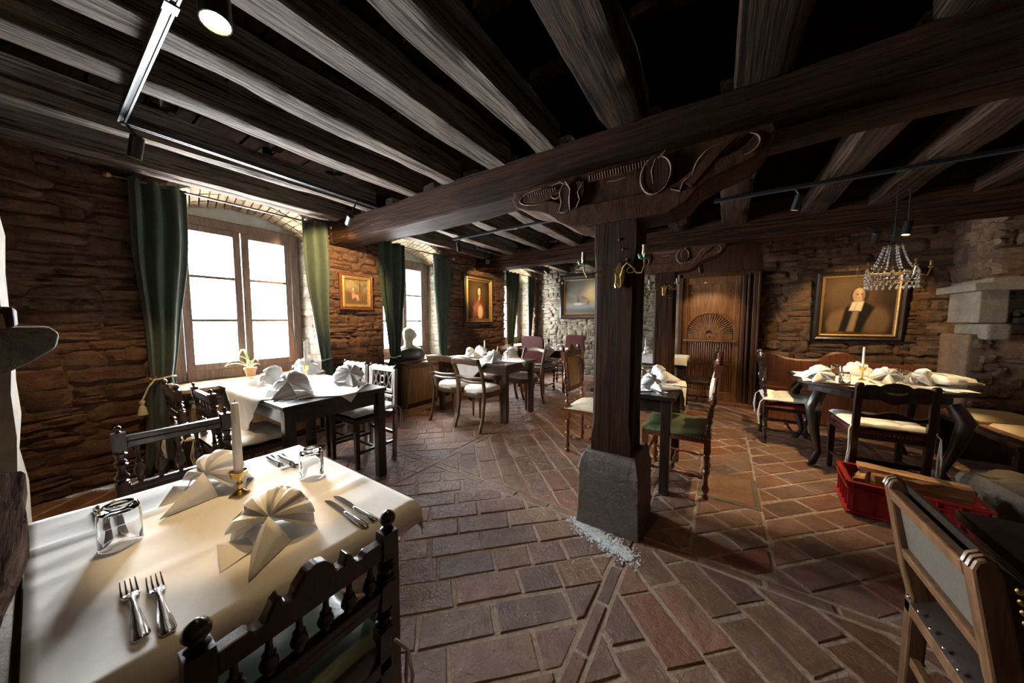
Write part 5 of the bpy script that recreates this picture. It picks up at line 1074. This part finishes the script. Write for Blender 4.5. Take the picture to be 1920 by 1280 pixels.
# black table at the right edge
bk = thing('black_table', 'black moulded tabletop entering at the right edge', 'table', (1.02, .97, 0))
m = MB(); m.box((0, 0, .735), (.86, .96, .03)); m.build('table_top', M['ebony'], bk, bevel=.004)
for k in range(2): m = MB(); m.box((0, 0, .712 - k * .018), (.83 - k * .02, .93 - k * .02, .016)); m.build('edge_moulding', M['ebony'], bk, bevel=.004)
for sx in (-1, 1):
    for sy in (-1, 1): m = MB(); m.box((sx * .36, sy * .41, .345), (.07, .07, .69)); m.build('leg', M['ebony'], bk, bevel=.004)
# benches
bn = thing('wall_bench', 'long red-brown wooden bench with wavy back along the stone wall', 'bench', (1.28, 5.46, 0)); bn.scale = (.75, 1, 1)
tp = [(-1.0, .86), (-.85, .845), (-.72, .80), (-.5, .775), (-.3, .785), (-.22, .80), (-.15, .86), (-.05, .895), (.05, .90), (.12, .88), (.2, .80), (.4, .775), (.7, .765), (.98, .77)]
m = MB(); m.prism([(a, b - .02) for a, b in tp] + [(.98, .36), (-1.0, .36)], lambda a, b, c: (a, c, b), .22, .25); m.build('backrest', M['mahog'], bn, bevel=.008)
m = MB(); m.tube([(a, .235, b - .018) for a, b in tp], .014, 6); m.build('back_capping', M['mahog'], bn, True)
m = MB(); m.box((0, 0, .435), (2.0, .44, .03)); m.build('seat', M['mahog'], bn, bevel=.006)
m = MB(); m.box((0, -.19, .22), (1.96, .025, .40)); m.build('front_panel', M['mahog'], bn)
for s in (-1, 1): m = MB(); m.box((s * .98, .02, .215), (.035, .42, .43)); m.build('end_panel', M['mahog'], bn, bevel=.006)
sbn = thing('side_bench', 'dark wooden side bench under the fringed cushions', 'bench', (2.0, 4.28, 0))
m = MB(); m.box((0, 0, .40), (.46, 1.05, .035)); m.build('seat', M['ebony'], sbn, bevel=.006)
for s in (-1, 1): m = MB(); m.box((0, s * .48, .19), (.42, .04, .38)); m.build('end_panel', M['ebony'], sbn)
def fringe_cushion(label, loc, rot, w, d, h, mat):
    o = thing('fringed_cushion', label, 'cushion', loc, 0, 'fringed bench cushions'); o.rotation_euler = rot
    m = tufted(MB(), w, d, h, 0, 1, 1, N=15); m.build('cover', mat, o, True, 80)
    m = MB()
    for k in range(26):
        for e in (-1, 1):
            m.tube([(lerp(-w / 2, w / 2, k / 25) * .96, e * d / 2 * .95, h / 2), (lerp(-w / 2, w / 2, k / 25), e * (d / 2 + .02), h / 2 - .012)], [.006, .009], 5); m.tube([(e * w / 2 * .95, lerp(-d / 2, d / 2, k / 25) * .96, h / 2), (e * (w / 2 + .02), lerp(-d / 2, d / 2, k / 25), h / 2 - .012)], [.006, .009], 5)
    f = m.build('fringe', M['fringe'], o); f['kind'] = 'stuff'
    return o
M['fringe'] = plain('brown_tassel_fringe', (.22, .10, .06), .9, .5, 60, .4); M['sand'] = plain('sand_linen', (.62, .47, .24), .85, .1, 60, .1)
fringe_cushion('sand coloured cushion with dark fringe, farther one on the side bench', (2.0, 4.50, .419), (0, 0, .1), .44, .46, .09, M['sand']); fringe_cushion('sand coloured cushion with dark fringe, nearer one on the side bench', (2.02, 3.96, .419), (0, 0, .08), .44, .44, .09, M['sand'])
# striped bolster at the right end of the bench table, on the bench table top edge
pl = thing('striped_pillow', 'pale striped pillow with knotted fringe at the right end of the bench table', 'pillow', (1.53, 4.10, .772), .35); 
m = tufted(MB(), .22, .34, .09, 0, 1, 1, N=13); m.build('cover', M['stripe'] if 'stripe' in M else M['cotton'], pl, True, 80)
for q in (-.05, .0, .05): m = MB(); m.tube([(q, -.14 + .28 * k / 8, .048 + .043 * (1 - abs(-1 + 2 * k / 8) ** 4) ** .5 * (1 - (q / .11) ** 6) - .002) for k in range(9)], .003, 5); m.build('stripe', M['panelgrey'], pl, True)
m = MB()
for k in range(12): m.tube([(.105, lerp(-.15, .15, k / 11), .045), (.135, lerp(-.15, .15, k / 11), .030)], [.004, .007], 5)
m.build('fringe', M['cotton'], pl)['kind'] = 'stuff'
# ============================================================ red crate with firewood
cr = thing('plastic_crate', 'red ribbed plastic crate holding firewood on the floor', 'crate', (1.06, 3.14, 0), -.08)
W_, D_, H_ = .56, .38, .22
m = MB(); m.box((0, 0, .008), (W_ - .04, D_ - .04, .012)); m.build('bottom', M['redplastic'], cr)
for s in (-1, 1):
    m = MB(); m.box((0, s * (D_ / 2 - .012), H_ / 2), (W_ - .02, .006, H_)); m.build('wall_panel', M['redplastic'], cr)
    m = MB(); m.box((s * (W_ / 2 - .012), 0, H_ / 2), (.006, D_ - .02, H_)); m.build('wall_panel', M['redplastic'], cr)
    for k in range(7): m = MB(); m.box((lerp(-W_ / 2 + .02, W_ / 2 - .02, k / 6), s * (D_ / 2 - .004), H_ / 2), (.006, .014, H_)); m.build('rib', M['redplastic'], cr)
    for k in range(5): m = MB(); m.box((s * (W_ / 2 - .004), lerp(-D_ / 2 + .02, D_ / 2 - .02, k / 4), H_ / 2), (.014, .006, H_)); m.build('rib', M['redplastic'], cr)
m = MB()
for zz, hh in ((H_ - .006, .012), (H_ - .05, .008), (.012, .012)):
    for s in (-1, 1): m.box((0, s * (D_ / 2), zz), (W_ + .02, .028, hh)); m.box((s * (W_ / 2), 0, zz), (.028, D_ - .028, hh))
m.build('rim', M['redplastic'], cr, bevel=.002)
r7 = random.Random(4)
LG = ['split log lying at the bottom left of the red crate', 'split log lying lengthwise at the front of the red crate', 'long flat firewood board leaning out of the red crate', 'rough split log on top of the red crate', 'short split log at the left end of the red crate', 'split log at the back of the red crate']
for k, (x, y, z, L, a, t_) in enumerate([(-.06, -.03, .05, .36, .1, .0), (.02, -.10, .11, .40, .03, .02), (.05, .10, .235, .50, -.02, .04), (.06, -.02, .20, .42, .12, -.02), (-.19, .01, .16, .2, 1.3, .0), (.05, .09, .11, .38, -.03, 0)]):
    m = MB(); n = 10; sd = Vector((k * 5.1, 0, 0)); P = [(-.055, -.02), (.0, -.035), (.055, -.022), (.045, .03), (-.01, .04), (-.05, .025)] if k != 2 else [(-.012, -.055), (.012, -.055), (.014, .05), (-.012, .055)]
    m.grid(lambda i, j: (P[i][0] * (1 + .3 * noise.noise(Vector((i, j * .5, 0)) + sd)), P[i][1] * (1 + .3 * noise.noise(Vector((i, j * .5, 3)) + sd)), L * (j / n - .5)), len(P), n + 1, True); q = len(P); m.f += [tuple(range(q - 1, -1, -1)), tuple(n * q + i for i in range(q))]
    o = m.build('firewood_log', M['log'], None, True, 35); o.rotation_euler = (0, PI / 2 + t_, a - .10); c_ = Vector((1.06, 3.14, 0)) + rz(-.10) @ Vector((x, y, z)); o.location = c_; tag(o, LG[k], 'log', 'firewood in the crate')
# ============================================================ tableware
def along(o, a, b, z):                       # place a thing lengthwise (local +x) from pixel a to pixel b on the plane z
    p, q = PZ(*a, z), PZ(*b, z); o.location = (p + q) / 2; o.rotation_euler = (0, 0, math.atan2(q.y - p.y, q.x - p.x)); return o
def fork0():
    o = thing('fork', '', 'fork', group='steel forks'); m = MB()
    m.grid(lambda i, j: (lambda x, w, z: (x, w * (i - 1), z + (.002 if i == 1 else 0)))(*[(-.10, .007, .004), (-.092, .011, .003), (-.06, .0095, .0035), (-.02, .006, .007), (.01, .0038, .010), (.028, .004, .009), (.036, .010, .006), (.046, .0125, .003), (.056, .013, .002)][j]), 3, 9); m.build('handle', M['steel'], o, True, 80, solid=.003)
    for k in range(4): y = -.0105 + k * .007; m = MB(); m.tube([(.053, y, .0025), (.075, y, .003), (.102, y * .95, .0095)], [.0022, .002, .001], 5); m.build('tine', M['steel'], o, True)
    return o
def knife0():
    o = thing('table_knife', '', 'knife', group='steel knives'); m = MB()
    m.grid(lambda i, j: (lambda x, w: (x, w * (i - 1), .004 + (.003 if i == 1 else 0)))(*[(-.11, .004), (-.105, .009), (-.06, .009), (-.03, .0065), (-.008, .005), (-.002, .007)][j]), 3, 6); m.build('handle', M['steel'], o, True, 80, solid=.004)
    m = MB(); m.prism([(-.002, -.006), (.03, -.009), (.07, -.0095), (.095, -.007), (.108, .002), (.10, .006), (.0, .006)], lambda a, b, c: (a, b, c), .003, .0045); m.build('blade', M['steel'], o)
    return o
def glass0(r=.036, h=.10):
    o = thing('tumbler', '', 'glass', group='upturned tumblers'); m = MB()                       # upside down: rim on the table
    m.lathe([(r, .0), (r * 1.01, .002), (r * 1.0, h * .6), (r * .96, h * .85), (r * .86, h * .96), (r * .7, h), (r * .45, h - .004), (0, h - .005)], 28, cap=False)
    m.lathe([(0, h - .016), (r * .6, h - .015), (r * .82, h * .84), (r * .9, h * .7), (r * .93, h * .5), (r * .94, .002), (r, .0)], 28, cap=False)
    m.build('bowl', M['glass'], o, True, 60)
    return o
def napkin0(s=1.0):
    o = thing('folded_napkin', '', 'napkin', group='folded white napkins'); K = Vector((.02, 0, .075)); n = 44
    def rim(i): 
        f = lerp(-1.85, 1.85, i / n); p = 1 + .05 * (1 if (i // 4) % 2 else -1); return Vector((-.035 * math.cos(f) * 1.1 - .012 + .012 * (1 if (i // 4) % 2 else -1), .105 * math.sin(f / 1.18) * p, max(.002, .128 * math.cos(f * .84) * p)))
    m = MB(); m.grid(lambda i, j: tuple(K.lerp(rim(i), j / 6) + Vector((.018 * math.sin(PI * j / 6), 0, .012 * math.sin(PI * j / 6)))), n + 1, 7); m.build('fan', M['napkin'], o, True, 25, solid=.0018)
    m = MB(); m.grid(lambda i, j: tuple(rim(4 + i * 3).lerp(Vector((-.085, rim(4 + i * 3).y * .8, .002)), j / 4)), 13, 5); m.build('back_sheet', M['napkin'], o, True, 80, solid=.0018)
    m = MB(); tip = Vector((.165, -.012, .003)); b1, b2 = Vector((.035, .048, .002)), Vector((.03, -.04, .002)); top = K + Vector((.012, 0, .008))
    m.grid(lambda i, j: tuple(top.lerp(tip, j / 6).lerp((b1.lerp(tip, j / 6) if i > 2 else b2.lerp(tip, j / 6)), abs(i - 2) / 2) + Vector((0, 0, .006 * math.sin(PI * abs(i - 2) / 2) * (1 - j / 6)))), 5, 7); m.build('prow', M['napkin'], o, True, 30, solid=.0018)
    m = MB(); m.add([(.03, -.03, .0015), (.10, -.085, .0015), (.02, -.115, .03), (-.01, -.06, .012)], [(0, 1, 2, 3)]); m.build('loose_flap', M['napkin'], o, solid=.0015)
    return o
RECTS = list(T.values()) + [(.66, 1.58, 3.70, 4.62)]
def keep(o, pad=.05):           # nothing may stand past the edge of its table
    x, y = o.location.x, o.location.y; best = min(RECTS, key=lambda r: max(r[0] - x, x - r[1], 0) + max(r[2] - y, y - r[3], 0)); o.location.x = min(max(x, best[0] + pad), best[1] - pad); o.location.y = min(max(y, best[2] + pad), best[3] - pad)
def candle(labels, loc, hs, hc, mat=None, r=.009):
    loc = Vector(loc); best = min(RECTS, key=lambda r: max(r[0] - loc.x, loc.x - r[1], 0) + max(r[2] - loc.y, loc.y - r[3], 0)); loc.x = min(max(loc.x, best[0] + .05), best[1] - .05); loc.y = min(max(loc.y, best[2] + .05), best[3] - .05)
    o = thing('candlestick', labels[0], 'candlestick', loc, 0, 'candlesticks'); m = MB()
    m.lathe([(.024, 0), (.025, .004), (.014, .010), (.007, .016), (.006, hs * .35), (.010, hs * .45), (.006, hs * .55), (.008, hs * .7), (.021, hs * .78), (.024, hs * .97), (.026, hs), (.022, hs), (.018, hs * .82), (0, hs * .8)], 18); m.build('holder', mat or M['brass'], o, True, 50)
    c = MB(); c.lathe([(r, 0), (r * 1.0, .004), (r * .78, hc - .01), (r * .6, hc - .002), (0, hc)], 14); cd = c.build('wax_candle', M['wax'], None, True, 50); cd.location = (loc[0], loc[1], loc[2] + hs * .8 + .001); tag(cd, labels[1], 'candle', 'tapered candles')
    w = MB(); w.tube([(0, 0, hc), (.001, 0, hc + .008)], .0012, 5); w.build('wick', M['iron'], cd)
_f, _k, _g, _n = fork0(), knife0(), glass0(), napkin0(); first = {}
def put(proto, label, z, a=None, b=None, at=None, rzv=0, scale=None):
    o = copy_tree(proto) if proto.name in first else proto; first[proto.name] = 1; o['label'] = label
    if a is not None: along(o, a, b, z)
    else: p = PZ(*at, z); o.location = p; o.rotation_euler = (0, 0, rzv)
    if scale: o.scale = (scale,) * 3
    if a is None: keep(o, .045 if 'tumbler' in o.name else .07)
    return o
Z1 = CZ + .0045
put(_f, 'left one of the two forks at the near edge of the front table', Z1, (272, 1222), (236, 1082)); put(_f, 'right one of the two forks at the near edge of the front table', Z1, (322, 1208), (285, 1075))
put(_f, 'left one of the two forks at the window edge of the front table', Z1, (498, 852), (546, 888)); put(_f, 'right one of the two forks at the window edge of the front table', Z1, (520, 850), (566, 884))
put(_k, 'nearer one of the two knives beside the scalloped chair on the front table', Z1, (690, 992), (608, 938)); put(_k, 'farther one of the two knives beside the scalloped chair on the front table', Z1, (708, 980), (624, 930))
put(_k, 'left knife seen behind the tumbler on the front table', Z1, (182, 950), (206, 1008)); put(_k, 'right knife seen through the tumbler on the front table', Z1, (212, 940), (238, 996))
put(_g, 'large upturned tumbler at the left of the front table', Z1, at=(228, 1018)); put(_g, 'upturned tumbler at the aisle corner of the front table', Z1, at=(585, 893))
def nap(label, at, rzv, z, scale=None): return put(_n, label, z, at=at, rzv=rzv, scale=scale)
nap('large folded napkin in the middle of the front table, prow toward the viewer', (512, 1008), -.55, Z1, .88); nap('folded napkin behind the candle on the front table', (400, 920), -.95, Z1, .9)
p = PZ(450, 925, Z1); candle(('short brass candlestick on the front table', 'tall white candle on the front table'), tuple(p), .075, .23, r=.0125)
# window table
for k, (u, v, a, t_) in enumerate([(505, 722, -2.4, 'napkin at the near left of the black window table'), (546, 738, -.9, 'napkin with dark prow at the near edge of the black window table'), (602, 695, 2.2, 'napkin nearest the window on the black window table'), (655, 718, -.3, 'napkin in front of the lattice chair on the black window table')]): nap('folded ' + t_, (u, v), a, CZ + .003, 1.25)
put(_g, 'upturned tumbler on the black window table', CZ + .003, at=(557, 706), scale=1.15)
p = PZ(575, 716, CZ + .003); candle(('ornate brass candlestick on the black window table', 'white candle on the black window table'), tuple(p), .15, .24, r=.012)
put(_k, 'knife on the near edge of the black window table', CZ + .004, (585, 744), (530, 756)); put(_k, 'second knife on the near edge of the black window table', CZ + .004, (578, 741), (525, 752)); put(_f, 'fork beside the lattice chair on the black window table', CZ + .004, (690, 720), (665, 728)); put(_k, 'knife behind the candle on the black window table', CZ + .004, (636, 712), (606, 716))
# bentwood table
for k, (u, v, a, t_) in enumerate([(885, 670, .4, 'leftmost napkin on the bentwood chair table'), (912, 664, 1.5, 'tall napkin by the candle on the bentwood chair table'), (926, 678, -1.0, 'napkin at the near edge of the bentwood chair table'), (965, 668, 2.8, 'rightmost napkin on the bentwood chair table')]): nap('folded ' + t_, (u, v), a, CZ + .003, 1.15)
put(_g, 'left upturned tumbler on the bentwood chair table', CZ + .003, at=(885, 660)); put(_g, 'right upturned tumbler on the bentwood chair table', CZ + .003, at=(933, 663)); put(_g, 'upturned tumbler behind the tall napkin on the bentwood chair table', CZ + .003, at=(948, 673))
p = PZ(919, 664, CZ + .003); candle(('slim candlestick on the bentwood chair table', 'short candle on the bentwood chair table'), tuple(p), .09, .16, r=.012)
put(_k, 'knife at the near edge of the bentwood chair table', CZ + .004, (948, 681), (930, 685)); put(_k, 'knife at the left of the bentwood chair table', CZ + .004, (900, 672), (884, 675))
# far corner table
put(_g, 'upturned tumbler on the far red chair table', CZ + .003, at=(1045, 655)); put(_g, 'second upturned tumbler on the far red chair table', CZ + .003, at=(1035, 658)); p = PZ(1029, 655, CZ + .003); candle(('dark twisted candlestick on the far red chair table', 'pale candle on the far red chair table'), tuple(p), .20, .20, M['iron'], .011); nap('folded napkin on the far red chair table', (1022, 656), .5, CZ + .003)
# table behind the column
nap('round folded napkin beside the column on the half hidden table', (1240, 714), .6, CZ + .003, 1.1); nap('folded napkin at the near end of the half hidden table', (1222, 728), -.8, CZ + .003)
put(_g, 'left upturned tumbler on the half hidden table', CZ + .003, at=(1208, 712)); put(_g, 'right upturned tumbler on the half hidden table', CZ + .003, at=(1224, 704)); put(_k, 'knife on the near edge of the half hidden table', CZ + .004, (1252, 737), (1222, 728)); put(_k, 'knife at the right edge of the half hidden table', CZ + .004, (1272, 725), (1250, 722)); put(_f, 'fork on the near edge of the half hidden table', CZ + .004, (1240, 740), (1210, 727))
p = PZ(1204, 703, CZ + .003); candle(('candlestick on the half hidden table beside the column', 'candle on the half hidden table beside the column'), tuple(p), .08, .18)
# far table behind the second column
p = Vector((-.98, 5.3, CZ + .003)); candle(('candlestick on the small table behind the farther column', 'candle on the small table behind the farther column'), tuple(p), .08, .2)
nap('folded napkin on the small table behind the farther column', (1218, 661), .3, CZ + .003)
# bench table
ZB = .764
for k, (u, v, a, t_) in enumerate([(1492, 707, 2.6, 'leftmost napkin, half over the edge of the bench table'), (1540, 717, -1.9, 'napkin at the near left of the bench table'), (1607, 702, 1.2, 'warm lit napkin by the candle on the bench table'), (1662, 718, -1.6, 'napkin behind the black slat chair on the bench table'), (1720, 719, 2.6, 'large napkin beside the pillow on the bench table')]): nap('folded ' + t_, (u, v), a, ZB + .003, 1.0)
for k, (u, v, t_) in enumerate([(1548, 706, 'tumbler left of centre at the back of the bench table'), (1566, 703, 'taller looking tumbler left of the candle at the back of the bench table'), (1588, 721, 'tumbler at the near edge of the bench table'), (1678, 712, 'tumbler right of the candle on the bench table'), (1697, 717, 'rightmost tumbler on the bench table')]): put(_g, 'upturned ' + t_, ZB + .003, at=(u, v))
p = PZ(1616, 712, ZB + .003); candle(('brass candlestick with handle on the bench table', 'tall white candle on the bench table'), tuple(p), .12, .20)
put(_k, 'knife at the right of the bench table', ZB + .004, (1790, 736), (1748, 730)); put(_f, 'fork at the left of the bench table', ZB + .004, (1520, 708), (1500, 702))
